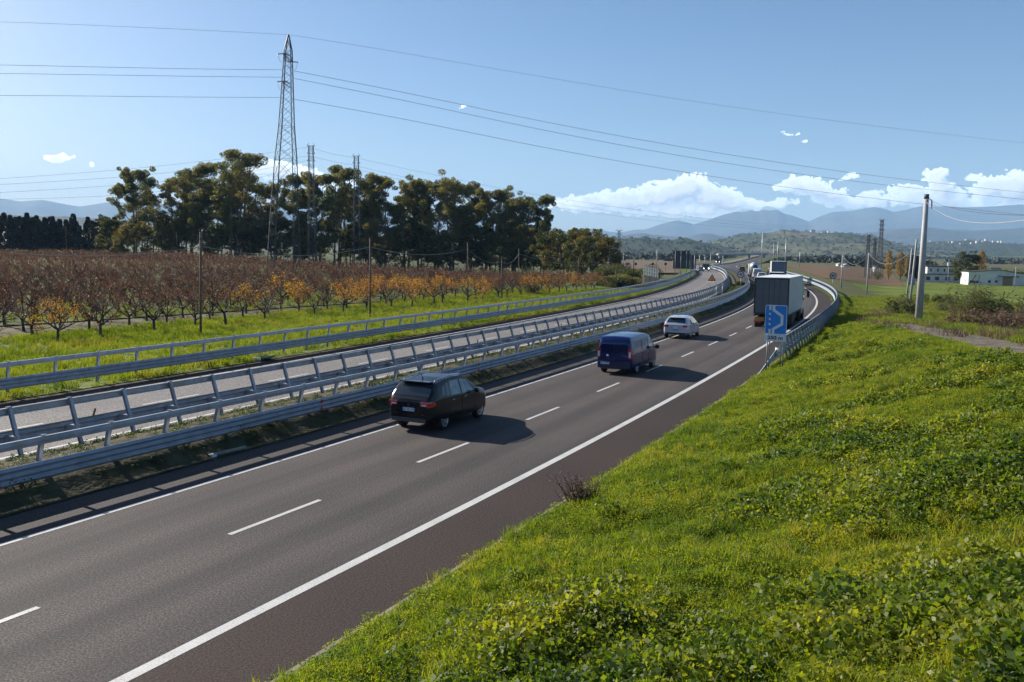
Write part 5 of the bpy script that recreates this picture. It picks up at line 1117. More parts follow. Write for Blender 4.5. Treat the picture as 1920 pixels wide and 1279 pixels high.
# --- round limit signs, warning triangle, delineators
def round_sign(s, d, txt, label, zc, r=.34, z0=0.):
    p = rv(s, d, z0); t_ = thing('speed_limit_sign', label, 'road sign', p, -rhead(s), 'round speed limit signs')
    ring = mat('sign_ring', (.12, .012, .02), rough=.4)
    b = MB(); b.prism([(r*math.cos(a), r*math.sin(a)) for a in np.linspace(0, 2*math.pi, 33)[:-1]], -.015, .015, 0, MF(0, 0, zc)); f = b.build('disc', ring, t_)
    b = MB(); q = r*.74; b.prism([(q*math.cos(a), q*math.sin(a)) for a in np.linspace(0, 2*math.pi, 33)[:-1]], .016, .019, 0, MF(0, 0, zc)); b.build('face', SIGNW, f)
    text_mesh(txt, r*1.02, INK, MF(0, -.021, zc), f, bold=.022); b = MB(); b.tube([(0, .05, -.2), (0, .05, zc)], .035, 8); b.build('post', POST, t_); return t_
q = at(1389, 515, 146); q2 = rv(0, 0); s_, d_ = sd_of([q.x], [q.y]); round_sign(float(s_[0]), float(d_[0]), '40', 'round 40 speed limit sign on a post in the median', q.z, .58)
q = at(1562, 517, 158); s_, d_ = sd_of([q.x], [q.y]); round_sign(float(s_[0]), float(d_[0]), '80', 'round 80 speed limit sign behind the right-hand guard rail', q.z+.3, .6, -.3)
q = at(1335, 522, 160); t_ = thing('warning_sign', 'orange triangular roadworks warning sign behind the median rail', 'road sign', (q.x, q.y, -.1), -rhead(160))
ORG = mat('sign_orange', (.75, .24, .03), rough=.5, obj=True)
def tri_(r): return [(r*math.cos(a), r*math.sin(a)) for a in (math.pi/2, math.pi/2+2.0944, math.pi/2+4.18879)]
b = MB(); b.prism(tri_(.84), -.01, .01, 0, MF(0, 0, q.z+.05)); f = b.build('panel', mat('sign_rim', (.05, .012, .012), rough=.5), t_)
b = MB(); b.prism(tri_(.6), .011, .014, 0, MF(0, 0, q.z+.05)); b.build('field', ORG, f)
b = MB(); b.box((0, -.016, q.z-.04), (.1, .006, .32)); b.box((.14, -.016, q.z-.16), (.24, .006, .07)); b.build('symbol', mat('sign_symbol', (.22, .05, .01), rough=.5), f)
for x in (-.3, .3): b = MB(); b.tube([(x, .04, -.1), (x, .04, q.z-.2)], .03, 6); b.build('leg', POST, t_)
for px, pb, pt, lb in ((1295, 562, 536, 'slim white marker post on the median, left of the second one'), (1318, 563, 541, 'slim white marker post on the median, nearer the warning triangle')):
    p = rv(104 if px < 1300 else 108, -9.3 if px < 1300 else -8.9, .1); t_ = thing('marker_post', lb, 'marker post', p, -rhead(105), 'median marker posts')
    b = MB(); b.tube([(0, 0, 0), (0, 0, 1.9)], .035, 6); b.build('post', SIGNW, t_); b = MB(); b.box((0, 0, 1.95), (.26, .04, .3)); b.build('cap', SIGNW, t_)
# --- big dark sign backs left of the opposite carriageway
q = at(1276, 486, 222); t_ = thing('motorway_sign', 'large dark back of a two-panel motorway sign beyond the opposite carriageway', 'road sign', (q.x, q.y, -.3), -rhead(220))
zt = at(1276, 470, 222).z; zb = at(1276, 504, 222).z
b = MB(); b.box((.2, 0, (zt+zb)/2+.3), (4.0, .06, zt-zb)); b.build('panel', SIGNBACK, t_)
b = MB(); b.box((3.05, .5, (zt-1.+zb)/2+.3), (1.6, .06, zt-zb-1.)); b.build('panel', SIGNBACK, t_)
for x in (-1.3, .1, 1.5, 2.6, 3.5): b = MB(); b.tube([(x, -.12, -.3), (x, -.12, zt+.2 if x < 2 else zt-.8)], .085, 8); b.build('post', POST, t_)
# gantry posts and small boards standing in the field behind
for px, pt, pb, D, lb in ((1312, 478, 503, 320, 'grey field post right of the dark motorway sign'), (1322, 477, 502, 330, 'second grey post right of the dark motorway sign'), (1333, 474, 500, 340, 'third, taller grey post in the row by the dark sign'), (1356, 478, 498, 360, 'last grey post of the row by the dark sign'), (1232, 466, 500, 300, 'grey post in the ploughed field left of the dark sign'), (1169, 474, 502, 300, 'grey post at the left edge of the ploughed field')):
    q = at(px, pt, D); z0 = surf_z(q.x, q.y); t_ = thing('field_post', lb, 'pole', (q.x, q.y, z0), 0, 'grey posts by the ploughed field'); b = MB(); b.tube([(0, 0, -.3), (0, 0, q.z-z0)], [.13, .1], 6); b.build('shaft', POST, t_); b = MB(); b.box((0, 0, q.z-z0), (.7, .12, .1)); b.build('head', POST, t_)
for px, lb in ((1192, 'small dark board in the ploughed field, nearest the wooden pole'), (1224, 'small dark board in the ploughed field, middle one'), (1248, 'small dark board in the ploughed field, nearest the dark sign')):
    q = at(px, 495, 275); z0 = surf_z(q.x, q.y); t_ = thing('field_board', lb, 'board', (q.x, q.y, z0), 0, 'small dark boards in the field'); b = MB(); b.box((0, 0, q.z-z0), (.75, .08, .75)); b.build('panel', SIGNBACK, t_); b = MB(); b.bar((0, .06, -.2), (0, .06, q.z-z0), .08); b.build('post', WOOD, t_)
# --- abutment wall with white railing
q = at(1220, 516, 172); t_ = thing('abutment_wall', 'tan concrete abutment wall beside the opposite carriageway', 'wall', (q.x, q.y, -.4), -rhead(165)+R(62))
b = MB(); b.prism([(-2.5, -.4), (2.6, -.4), (2.6, 1.55), (-2.5, 2.15)], -.3, .3, 0, Matrix.Rotation(math.pi/2, 4, 'X')); b.build('wall', TANWALL, t_)
b = MB(); b.bar((-2.6, 0, 2.2), (2.7, 0, 1.58), .75, .1); b.build('coping', CONC, t_)
t2 = thing('railing', 'white steel railing on top of the tan abutment wall', 'railing', (q.x, q.y, -.4), -rhead(165)+R(62)); top = lambda x: 2.25-.117*(x+2.6)
b = MB(); b.bar((-2.5, 0, top(-2.5)+1.75), (2.6, 0, top(2.6)+1.75), .07); b.bar((-2.5, 0, top(-2.5)+.95), (2.6, 0, top(2.6)+.95), .07); b.build('rail', WHITEP, t2)
for x in np.linspace(-2.5, 2.6, 7): b = MB(); b.bar((x, 0, top(x)-.05), (x, 0, top(x)+1.75), .06); b.build('post', WHITEP, t2)
b = MB()
for x in np.linspace(-2.4, 2.5, 34): b.bar((x, 0, top(x)+.1), (x, 0, top(x)+1.7), .018)
b.build('mesh_infill', WHITEP, t2)
# --- wooden telegraph poles with sagging cable along the orchard
def pole(px, pb, pt, label, mat_, r=.11, group=None, D=None, arm=False, cat='pole', name='telegraph_pole', lean=0.):
    g = on_ground(px, pb) if D is None else None
    if D is not None: q = at(px, pt, D); g = Vector((q.x, q.y, surf_z(q.x, q.y)))
    q = at(px+lean, pt, g.y); h = q.z-g.z; t_ = thing(name, label, cat, g, 0, group)
    b = MB(); b.tube([(0, 0, -.4), (q.x-g.x, 0, h)], [r, r*.72], 10); b.build('shaft', mat_, t_)
    if arm: b = MB(); b.bar((q.x-g.x-.5, 0, h-.25), (q.x-g.x+.5, 0, h-.25), .07); b.build('cross_arm', mat_, t_)
    else: b = MB(); b.box((q.x-g.x+.0, -r, h-.5), (.06, .1, .16)); b.build('cable_clamp', DARKSTEEL, t_)
    return Vector((q.x, g.y, q.z))
G_ = 'wooden poles along the orchard'
T1 = pole(376, 628, 435, 'tall wooden pole at the left, standing on the grass before the orchard', WOOD, .095, G_)
T2 = pole(694, 595, 448, 'wooden pole in front of the orchard, right of the tall pylon', WOOD, .095, G_)
T3 = pole(877, 567, 455, 'wooden pole before the right half of the eucalyptus belt', WOOD, .095, G_)
T4 = pole(941, 562, 486, 'shorter wooden pole by the bright orange trees', WOOD, .095, G_)
T5 = pole(973, 546, 466, 'wooden pole left of the low grove', WOOD, .095, G_)
T6 = pole(1188, 531, 480, 'wooden pole standing by the shaded bushes and the abutment', WOOD, .15, G_)
T7 = pole(1155, 536, 506, 'short wooden post among the shaded bushes', WOOD, .13, G_)
for px, pt, D, lb in ((123, 425, 262, 'thin pale pole before the dark conifers'), (331, 436, 240, 'thin pole under the left eucalyptus clump'), (1085, 484, 170, 'thin pole at the foot of the low grove')): pole(px, 0, pt, lb, WOOD, .095, G_, D)
def cable(name, label, pts, r, mat_, sag, n=14, group=None):
    out = [pts[0]]
    for a, c in zip(pts[:-1], pts[1:]):
        for i in range(1, n+1):
            u = i/n; p = a.lerp(c, u); p.z -= sag*4*u*(1-u); out.append(p)
    b = MB(); b.tube(out, r, 5); return tag(b.build(name, mat_), label, 'cable', group)
zc = lambda p, dz: Vector((p.x, p.y, p.z-dz))
cable('telephone_cable', 'sagging telephone cable strung along the wooden poles in front of the orchard', [at(-160, 452, 48), zc(T1, 1.05), zc(T2, .75), zc(T3, .75), zc(T4, .35), zc(T5, .85), at(1130, 498, 165), zc(T6, .6)], .02, CABLE, .75)
# --- big concrete pole and its smaller neighbours on the right
GP = 'poles beside the meadow'
CPOLE = mat('concrete_pole', (.33, .33, .33), rough=.7, var=.12, scale=2.)
g = on_ground(1722, 604); q = at(1739, 365, g.y); h = q.z-g.z
t_ = thing('utility_pole', 'big grey concrete pole by the gravel track, tallest on the right', 'pole', g); ln = (q.x-g.x)*.55
b = MB(); b.tube([(0, 0, -.5), (ln, 0, h)], [.31, .18], 16); b.build('shaft', CPOLE, t_); b = MB(); b.tube([(ln, 0, h-.35), (ln, 0, h+.03)], [.2, .19], 16); b.build('top_collar', DARKSTEEL, t_)
b = MB(); b.bar((ln+.12, -.1, h-.3), (ln+.42, -.12, h-.5), .05); b.tube([(ln+.4, -.12, h-.5), (ln+.42, -.12, h-1.15)], .05, 8); b.build('cable_bracket', DARKSTEEL, t_)
PT = Vector((g.x+ln, g.y, g.z+h))
P2 = pole(1706, 570, 448, 'pale concrete pole just left of the big one, the taller of two', CPOLE, .15, GP, None, lean=13)
P3 = pole(1699, 566, 466, 'slim pale pole left of the big concrete pole', CPOLE, .12, GP, None, lean=11)
P4 = pole(1625, 551, 474, 'pale pole in the meadow below the lattice pylons', CPOLE, .14, GP, None, lean=4)
P5 = pole(1577, 541, 478, 'pale pole nearest the round 80 sign', CPOLE, .14, GP, None, lean=3)
pole(1905, 0, 500, 'thin pole in front of the white shed', CPOLE, .1, GP, 235); pole(1779, 0, 498, 'thin pole before the white farmhouse', CPOLE, .08, GP, 245)
cable('telephone_cable', 'pale cable looping in deep sags between the meadow poles', [zc(P5, .1), zc(P4, .1), zc(P3, .2)], .022, CABLE, 1.9, group=None)
cable('overhead_cable', 'dark cable leaving the big concrete pole towards the right edge', [zc(PT, .35), at(1960, 404, 30)], .014, WIRE, .35)
cable('overhead_cable', 'pale thicker cable hanging below the dark one, right of the big concrete pole', [zc(PT, .6), at(1970, 404.5, 26)], .016, CABLE, .8)
# --- lattice pylons
def lattice(b, A, B, wa, wb, n, leg=.14, br=.07, sx=1.):
    A, B = Vector(A), Vector(B)
    def cor(u):
        p = A.lerp(B, u); w = wa+(wb-wa)*u; return [p+Vector((sx_*w/2*sx, sy*w/2, 0)) for sx_, sy in ((-1, -1), (1, -1), (1, 1), (-1, 1))]
    for k in range(4): b.bar(cor(0)[k], cor(1)[k], leg)
    us = [0.]
    ws = 0
    for i in range(n): us.append(us[-1]+(wa+(wb-wa)*((i+.5)/n)))
    us = [u/us[-1] for u in us]
    for i in range(n):
        c0, c1 = cor(us[i]), cor(us[i+1])
        for k in range(4): b.bar(c0[k], c1[(k+1) % 4], br); b.bar(c0[(k+1) % 4], c1[k], br)
        if i % 4 == 0:
            for k in range(4): b.bar(c0[k], c0[(k+1) % 4], br)
INS = mat('insulator', (.34, .24, .2), rough=.3, obj=True)
PD = 165; topv = at(541, 65, PD); bs = at(527, 488, PD); z0 = surf_z(bs.x, bs.y)
t_ = thing('power_pylon', 'tall dark lattice pylon with a pointed top rising from the orchard', 'pylon', (bs.x+.4, bs.y, z0)); Hh = topv.z-z0; tx = topv.x-bs.x-.4
lv = lambda py: at(541, py, PD).z-z0; ax_ = lambda z: Vector((tx*z/Hh, 0, z))
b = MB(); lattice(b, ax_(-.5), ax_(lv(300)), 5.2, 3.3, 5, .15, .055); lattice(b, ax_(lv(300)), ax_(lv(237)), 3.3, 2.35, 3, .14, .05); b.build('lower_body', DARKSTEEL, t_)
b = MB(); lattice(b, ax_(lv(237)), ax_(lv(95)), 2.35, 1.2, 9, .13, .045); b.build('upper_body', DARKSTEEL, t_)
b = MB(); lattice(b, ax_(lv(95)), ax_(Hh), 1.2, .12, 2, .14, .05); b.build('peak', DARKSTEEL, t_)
wires = {}
for nm, py, ys in (('a', 110, -1), ('b', 110, 1), ('c', 161, -1)):
    z = lv(py); c = ax_(z); e = c+Vector((.0, ys*3.4, .15)); b = MB()
    for dx in (-.5, .5): b.bar(c+Vector((dx, 0, -.35)), e, .1); b.bar(c+Vector((dx, 0, .45)), e, .09)
    for u in (.3, .6): b.bar(c.lerp(e, u)+Vector((-.3*(1-u), 0, 0)), c.lerp(e, u)+Vector((.3*(1-u), 0, 0)), .07)
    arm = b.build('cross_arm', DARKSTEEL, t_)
    for sx_ in (-1, 1):
        i_ = MB(); i_.lathe([(0, .02)]+[q_ for k in range(8) for q_ in ((.12*k+.04, .05), (.12*k+.08, .16), (.12*k+.11, .05))]+[(1.05, .02)], e, (sx_*1., 0, -.08), 10); i_.build('insulator_string', INS, arm)
    i_ = MB(); i_.tube([e+Vector((-1, 0, -.1)), e+Vector((-.5, 0, -1.5)), e+Vector((.5, 0, -1.5)), e+Vector((1, 0, -.1))], .035, 5); i_.build('jumper_loop', INS, arm)
    wires[nm] = Vector((bs.x+.4, bs.y, z0))+e
W0 = Vector((bs.x+.4, bs.y, z0))
def wire(label, pts_px, r=.045, mat_=WIRE, name='power_line', group='high voltage wires'):
    P_ = [at(*q) for q in pts_px]; out = []
    for i in range(len(P_)-1):
        p0 = P_[max(i-1, 0)]; p1, p2 = P_[i], P_[i+1]; p3 = P_[min(i+2, len(P_)-1)]
        for k in range(8):
            u = k/8; out.append(.5*((2*p1)+(p2-p0)*u+(2*p0-5*p1+4*p2-p3)*u*u+(3*p1-p0-3*p2+p3)*u**3))
    out.append(P_[-1]); b = MB(); b.tube(out, r*.72, 4, cap=False); return tag(b.build(name, mat_), label, 'power line', group)
wire('topmost earth wire from the pylon tip towards the left edge', [(541, 65, 165), (300, 53, 158), (0, 41, 150), (-300, 35, 143)], .03)
wire('topmost earth wire from the pylon tip down to the right edge', [(541, 65, 165), (700, 90, 172), (1000, 141, 185), (1300, 190, 200), (1600, 231, 215), (1920, 268, 235), (2150, 288, 250)], .03)
for lb, yl, y0, yr in (('upper conductor left of the tall pylon', (122, 125, 129), 131, None), ('middle conductor left of the tall pylon', (138, 140, 143), 145, None), ('lowest conductor left of the tall pylon', (179, 180, 182), 183, None)):
    wire(lb, [(531, y0, 165), (350, yl[2], 160), (150, yl[1], 154), (0, yl[0], 150), (-300, yl[0]-2, 143)], .042)
for lb, ys in (('upper conductor right of the tall pylon, crossing the whole sky', (133, 172, 234, 284, 327, 361, 384)), ('middle conductor right of the tall pylon, just under the upper one', (147, 187, 250, 301, 342, 374, 396)), ('lowest conductor right of the tall pylon, passing behind the big pole', (186, 222, 282, 330, 370, 403, 424))):
    wire(lb, [(551, ys[0], 165), (750, ys[1], 174), (1050, ys[2], 188), (1330, ys[3], 204), (1620, ys[4], 222), (1920, ys[5], 245), (2150, ys[6], 262)], .048)
def small_pylon(px, pt, D, w_, label, armw=1.4, narms=3, group='narrow lattice pylons', wb=None, squat=0.):
    q = at(px, pt, D); z0 = surf_z(q.x, q.y); h = q.z-z0; t_ = thing('lattice_pylon', label, 'pylon', (q.x, q.y, z0), 0, group); wb = wb or w_*2.2
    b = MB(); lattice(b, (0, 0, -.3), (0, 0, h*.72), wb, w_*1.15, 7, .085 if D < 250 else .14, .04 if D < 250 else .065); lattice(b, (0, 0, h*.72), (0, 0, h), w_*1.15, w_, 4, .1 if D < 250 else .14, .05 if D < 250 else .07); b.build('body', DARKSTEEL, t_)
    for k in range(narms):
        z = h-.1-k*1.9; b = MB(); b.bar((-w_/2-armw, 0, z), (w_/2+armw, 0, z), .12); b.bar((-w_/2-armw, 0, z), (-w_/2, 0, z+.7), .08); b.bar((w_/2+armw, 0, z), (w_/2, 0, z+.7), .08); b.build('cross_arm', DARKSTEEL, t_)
    return Vector((q.x, q.y, q.z))
small_pylon(583, 273, 228, 1.1, 'narrow square-topped pylon just right of the tall pylon', .5, wb=1.9)
small_pylon(668, 292, 240, 1.1, 'second narrow square-topped pylon, further right in the eucalyptus belt', .5, wb=2.)
small_pylon(1629, 440, 300, .65, 'dark short lattice pylon in the meadow, left one of the group', 1., 3, wb=1.3)
small_pylon(1641, 448, 330, .6, 'shortest lattice pylon, behind the left one of the group', .8, 3, wb=1.1)
small_pylon(1654, 412, 340, .8, 'tallest lattice pylon of the right-hand group, against the blue mountain', .8, 3, wb=1.9)
small_pylon(1161, 432, 380, .8, 'pale lattice mast right of the low grove', 1.2, 2, wb=1.8)
GW = 'thin wires of the small pylons'
for lb, pts in (('thin wire from the left edge up to the nearer narrow pylon', [(-200, 343, 190), (0, 335, 200), (250, 316, 212), (440, 295, 221), (583, 275, 228)]), ('second thin wire from the left edge to the narrow pylon', [(-200, 352, 190), (0, 346, 200), (250, 330, 212), (440, 309, 221), (583, 292, 228)]),
                ('low thin wire passing before the left eucalyptus clump', [(-200, 366, 190), (0, 361, 200), (250, 345, 212), (440, 326, 221), (583, 300, 228)]), ('lowest thin wire of the four at the left edge', [(-200, 378, 190), (0, 374, 200), (220, 366, 211), (440, 342, 221), (583, 308, 228)]),
                ('short wire between the two narrow pylons', [(583, 277, 228), (625, 289, 234), (668, 296, 240)]), ('lower short wire between the two narrow pylons', [(583, 293, 228), (625, 303, 234), (668, 311, 240)]),
                ('thin wire from the second narrow pylon over the trees to the hills', [(668, 296, 240), (820, 329, 258), (1035, 370, 290), (1250, 401, 340), (1420, 419, 400), (1530, 426, 460)]), ('second thin wire running over the low grove to the hills', [(668, 311, 240), (820, 345, 258), (1035, 380, 290), (1250, 409, 340), (1420, 424, 400), (1530, 431, 460)]),
                ('lowest thin wire over the low grove to the hills', [(668, 318, 240), (850, 358, 262), (1035, 388, 290), (1250, 416, 340), (1420, 429, 400), (1530, 435, 460)])):
    wire(lb, pts, .034, group=GW)
# --- road lamps in the distance
LAMP = mat('lamp_metal', (.42, .44, .46), rough=.45, metal=.5)
for px, pt, D, arms, lb in ((1430, 433, 318, (-1, 1), 'tall road lamp with a double flat head above the tanker'), (1474, 448, 330, (1,), 'road lamp with one arm to the right of the white box lorry'), (1459, 452, 410, (-1,), 'road lamp with its arm to the left, further along the road'), (1451, 456, 460, (-1,), 'smallest distant road lamp beside the far carriageway'), (1500, 470, 470, (-1,), 'distant lamp post right of the road by the brown field')):
    q = at(px, pt, D); z0 = surf_z(q.x, q.y) if abs(sd_of([q.x], [q.y])[1][0]-2) > 8 else 0.; t_ = thing('street_lamp', lb, 'street lamp', (q.x, q.y, z0), 0, 'road lamps in the distance'); h = q.z-z0
    b = MB(); b.tube([(0, 0, -.3), (0, 0, h)], [.17, .1], 8); b.build('mast', LAMP, t_)
    for a in arms:
        b = MB(); b.bar((0, 0, h), (a*1.6, 0, h+.25), .1); b.build('arm', LAMP, t_); b = MB(); b.box((a*1.9, 0, h+.28), (1.1, .45, .16), taper=.8); b.build('lamp_head', LAMP, t_)
# --- farmhouse, shed, distant buildings
WALL = mat('white_wall', (.66, .66, .64), rough=.8, var=.08, scale=.8, dirt=((.4, .39, .36), .7, .5)); ROOFD = mat('dark_roof', (.05, .048, .047), rough=.8); WIN = mat('window_dark', (.02, .022, .025), rough=.15); DOORR = mat('shed_door', (.3, .2, .12), rough=.7); REDD = mat('shed_red', (.12, .03, .025), rough=.6)
ROOFT = mat('terracotta', (.26, .11, .06), rough=.85)
def win(parent, x, z, w_, h, y, m=WIN):
    b = MB(); b.box((x, y, z), (w_+.16, .06, h+.16)); f = b.build('window', WALL, parent); b = MB(); b.box((x, y-.035, z), (w_, .03, h)); b.build('pane', m, f)
q = at(1768, 529, 280); z0 = surf_z(q.x, q.y); t_ = thing('farmhouse', 'white two-storey farmhouse with a dark flat roof behind the meadow', 'house', (q.x, q.y, z0), R(-20)); u = 280/1640.
b = MB(); b.box((-.4, 3, 1.25), (11.4, 7., 2.5)); b.build('ground_floor', WALL, t_); b = MB(); b.box((-.5, 3.4, 3.75), (8.4, 5.6, 2.5)); b.build('upper_floor', WALL, t_)
b = MB(); b.box((-.4, 2.9, 2.56), (12., 7.6, .22)); b.build('canopy', ROOFD, t_); b = MB(); b.box((-.5, 3.4, 5.1), (9.2, 6.4, .3)); rf = b.build('roof', ROOFD, t_); b = MB(); b.box((2.3, 4.2, 5.75), (1.5, 1.5, 1.)); b.build('chimney', WHITEP, rf)
for x in (-3.6, -1.6, .3): win(t_, x, 3.8, .45, .9, .57)
win(t_, 2.1, 3.8, 1.3, .8, .57)
for x in (-4.4, -1.8, 1.2, 3.6): win(t_, x, 1.2, 1.2, 1.1, -.53)
q = at(1866, 533, 255); z0 = surf_z(q.x, q.y)-.1; t_ = thing('white_shed', 'long white shed with a low pitched roof at the right edge behind the meadow', 'shed', (q.x, q.y, z0), R(-14))
b = MB(); b.prism([(-7.2, 0), (9.5, 0), (9.5, 3.1), (1.1, 4.5), (-7.2, 3.9)], -4.5, 4.5, 0, Matrix.Translation((0, 4.5, 0)) @ Matrix.Rotation(math.pi/2, 4, 'X')); b.build('wall', WALL, t_)
b = MB(); b.bar((-7.5, 4.5, 3.98), (1.1, 4.5, 4.6), 9.8, .16); b.bar((1.1, 4.5, 4.6), (9.9, 4.5, 3.15), 9.8, .16); b.build('roof', ROOFD, t_)
b = MB(); b.box((3.2, -.03, 1.3), (2.6, .05, 2.6)); b.build('door', DOORR, t_); b = MB(); b.box((3.2, -.5, 2.75), (5.4, 1., .14)); b.build('canopy', ROOFD, t_)
b = MB(); b.box((-5.6, -.03, 1.05), (2.4, .05, .7)); b.build('red_hatch', REDD, t_); b = MB(); b.bar((-6.2, -.06, 1.4), (-5.2, -.06, 3.1), .16); b.bar((-4.4, -.06, 1.4), (-4.4, -.06, 3.2), .1); b.build('brace', ROOFD, t_)
for x in (-1.6, .2): win(t_, x, 1.2, .7, .7, -.03)
b = MB(); b.box((1.2, 6, 4.9), (2.8, 1.6, .7)); b.build('roof_unit', CONC, t_)
t_ = thing('hedge', 'long dark hedge behind the farmhouse and the shed', 'hedge', (0, 0, 0)); rg = np.random.default_rng(700); C = []
for px in np.arange(1700, 1990, .8):
    q = at(px, 500, 315); z0 = surf_z(q.x, q.y)
    for _ in range(10): C.append((q.x+rg.normal()*.5, q.y+rg.normal()*.8, z0+rg.uniform(0, 3.6)))
V, Fq = leaf_quads(np.array(C), .3, rg, 0, .6); np_mesh('foliage', V, Fq, EUCL, t_)
q = at(1710, 526, 250); z0 = surf_z(q.x, q.y); t_ = thing('blue_frame', 'small blue trestle frame standing in the meadow by the poplars', 'frame', (q.x, q.y, z0)); b = MB(); BL2 = mat('blue_steel', (.03, .06, .22), rough=.5)
for x in (-.7, .7): b.bar((x, -.4, 0), (x*.6, 0, 2.6), .22); b.bar((x, .4, 0), (x*.6, 0, 2.6), .22)
b.build('legs', BL2, t_); b = MB(); b.box((0, 0, 2.6), (1.2, .3, .3)); b.build('top_beam', BL2, t_)
def small_house(q, w_, d_, h, label, roof, rz, group, cat='house'):
    t_ = thing('distant_house', label, cat, q, rz, group); b = MB(); b.box((0, 0, h/2-2), (w_, d_, h+4)); b.build('wall', WALL, t_)
    b = MB(); b.prism([(-w_/2-.4, h), (w_/2+.4, h), (0, h+w_*.22)], -d_/2-.4, d_/2+.4, 0, Matrix.Rotation(math.pi/2, 4, 'X')); b.build('roof', roof, t_); return t_
rg = np.random.default_rng(710)
def hill_z(P, x, y):
    d2 = (P[..., 0]-x)**2+(P[..., 1]-y)**2; return float(P.reshape(-1, 3)[d2.argmin(), 2])
for i, px in enumerate(list(np.linspace(1737, 1880, 15))):
    D = 3480+rg.uniform(-60, 90); q = at(px+rg.uniform(-3, 3), 455, D); q.z = hill_z(H2P, q.x, q.y)+1; small_house(q, rg.uniform(5, 10), rg.uniform(5, 8), rg.uniform(3, 6), 'tiny pale house of the village strung along the far hilltop', ROOFT, rg.uniform(-.5, .5), 'village houses on the far hill')
for i, px in enumerate((1524, 1541, 1553)):
    D = 2870; q = at(px, 437, D); q.z = hill_z(H1P, q.x, q.y)+1.; small_house(q, (15, 6, 6)[i], 8, (5, 4, 3)[i], ('long flat building on the crest of the wooded hill', 'white house right of the long building on the hill crest', 'smallest white house on the hill crest')[i], ROOFD if i == 0 else ROOFT, .1, 'houses on the hill crest')
for px, py, D, w_, h, lb in ((1573, 497, 520, 2.6, 1.3, 'small white building at the end of the brown field'), (1640, 494, 420, .8, 2.8, 'narrow white hut among the small lattice pylons'), (1585, 499, 480, 4, 1.1, 'low grey outbuilding at the end of the brown field')):
    q = at(px, py, D); q.z = surf_z(q.x, q.y); small_house(q, w_, 2.5, h, lb, CONC, .2, 'small buildings beyond the brown field', 'outbuilding')
# far flyover and the approach embankment
t_ = thing('flyover', 'low white flyover deck crossing the far end of the road', 'bridge', (0, 0, 0)); b = MB(); A_, B_ = at(1345, 477, 760), at(1437, 476, 760); b.bar(A_, B_, 6, 1.4); b.build('deck', CONC, t_); b = MB(); b.bar(A_+Vector((0, -3.2, .9)), B_+Vector((0, -3.2, .9)), .3, .8); b.build('parapet', WHITEP, t_)
for u in (.05, .35, .65, .95): p = A_.lerp(B_, u); b = MB(); b.bar((p.x, p.y, p.z-9), (p.x, p.y, p.z-.6), 1.6); b.build('pier', CONC, t_)
# ================================================================== SKY, SUN, CAMERA
SUN_EL, SUN_AZ = R(28), math.atan2(-.809, .588)          # azimuth from +Y, clockwise positive
w = bpy.data.worlds.new('World'); scene.world = w; w.use_nodes = True; t = w.node_tree; t.nodes.clear(); L = t.links.new
wo = N(t, 'ShaderNodeOutputWorld'); bg = N(t, 'ShaderNodeBackground'); sky = N(t, 'ShaderNodeTexSky', sky_type='NISHITA')
sky.sun_disc = False; sky.sun_elevation = SUN_EL; sky.sun_rotation = SUN_AZ; sky.altitude = 60; sky.air_density = .85; sky.dust_density = .85; sky.ozone_density = 2.2
hsv = N(t, 'ShaderNodeHueSaturation'); hsv.inputs['Saturation'].default_value = 1.2; hsv.inputs['Value'].default_value = 1.14; hsv.inputs['Hue'].default_value = .502; L(sky.outputs[0], hsv.inputs['Color'])
bg.inputs['Strength'].default_value = .05
CLB = 13.
# cumulus banks: a small sky map computed here (bearing across, height above the horizon up), laid over the sky dome
tc = N(t, 'ShaderNodeTexCoord'); sp = N(t, 'ShaderNodeSeparateXYZ'); L(tc.outputs['Generated'], sp.inputs[0])
def M_(op, a, b=None):
    n = N(t, 'ShaderNodeMath', operation=op)
    for i, q in enumerate((a, b)):
        if q is None: continue
        if isinstance(q, (int, float)): n.inputs[i].default_value = q
        else: L(q, n.inputs[i])
    return n.outputs[0]
AZ0, AZ1, EL0, EL1 = R(-36), R(36), R(-1), R(14)
def dirpx(px, py):
    x, f, u = ray(px, py); return math.atan2(x, f), math.atan2(u, math.hypot(x, f))
CL = [(1060,384,36,12,.60),(1110,384,56,18,.8),(1180,378,60,20,.84),(1225,372,40,22,.86),(1268,360,44,26,.98),(1302,350,30,22,.9),(1335,372,44,22,.92),(1365,384,40,16,.85),(1400,388,34,10,.7),(1270,398,84,12,.7),(1325,398,50,12,.7),
      (1486,348,34,14,.8),(1530,358,46,18,.84),(1570,370,40,15,.76),(1612,378,56,15,.78),(1590,333,20,8,.62),(1480,251,16,5,.5),(1702,356,40,10,.74),(1752,340,15,26,.86),(1760,362,30,16,.8),(1726,374,60,15,.8),(1800,380,60,13,.72),
      (1842,358,22,24,.74),(1870,352,26,22,.76),(1900,356,36,26,.9),(1960,365,60,34,.85),(2080,370,90,30,.85),(112,299,22,7,.72),(172,311,9,3,.44),(500,320,45,16,.88),(560,330,50,14,.75),(645,350,45,16,.75),(868,203,12,6,.44),(1506,266,8,6,.42),(1450,382,50,8,.6)]
CW, CH = 2200, 460
ua = AZ0+(AZ1-AZ0)*(np.arange(CW)+.5)/CW; ue = EL0+(EL1-EL0)*(np.arange(CH)+.5)/CH
GA, GE = np.meshgrid(ua, ue); xw_, yw_ = GA*F, GE*F; GA = GA+(26*(fbm(xw_/24, yw_/17, 4, 151)-.5)+8*(fbm(xw_/6, yw_/5, 3, 152)-.5))/F; GE = GE+(16*(fbm(xw_/20, yw_/14, 4, 157)-.5)+6*(fbm(xw_/5, yw_/4, 3, 158)-.5))/F; dens = np.zeros_like(GA); body = np.zeros_like(GA)
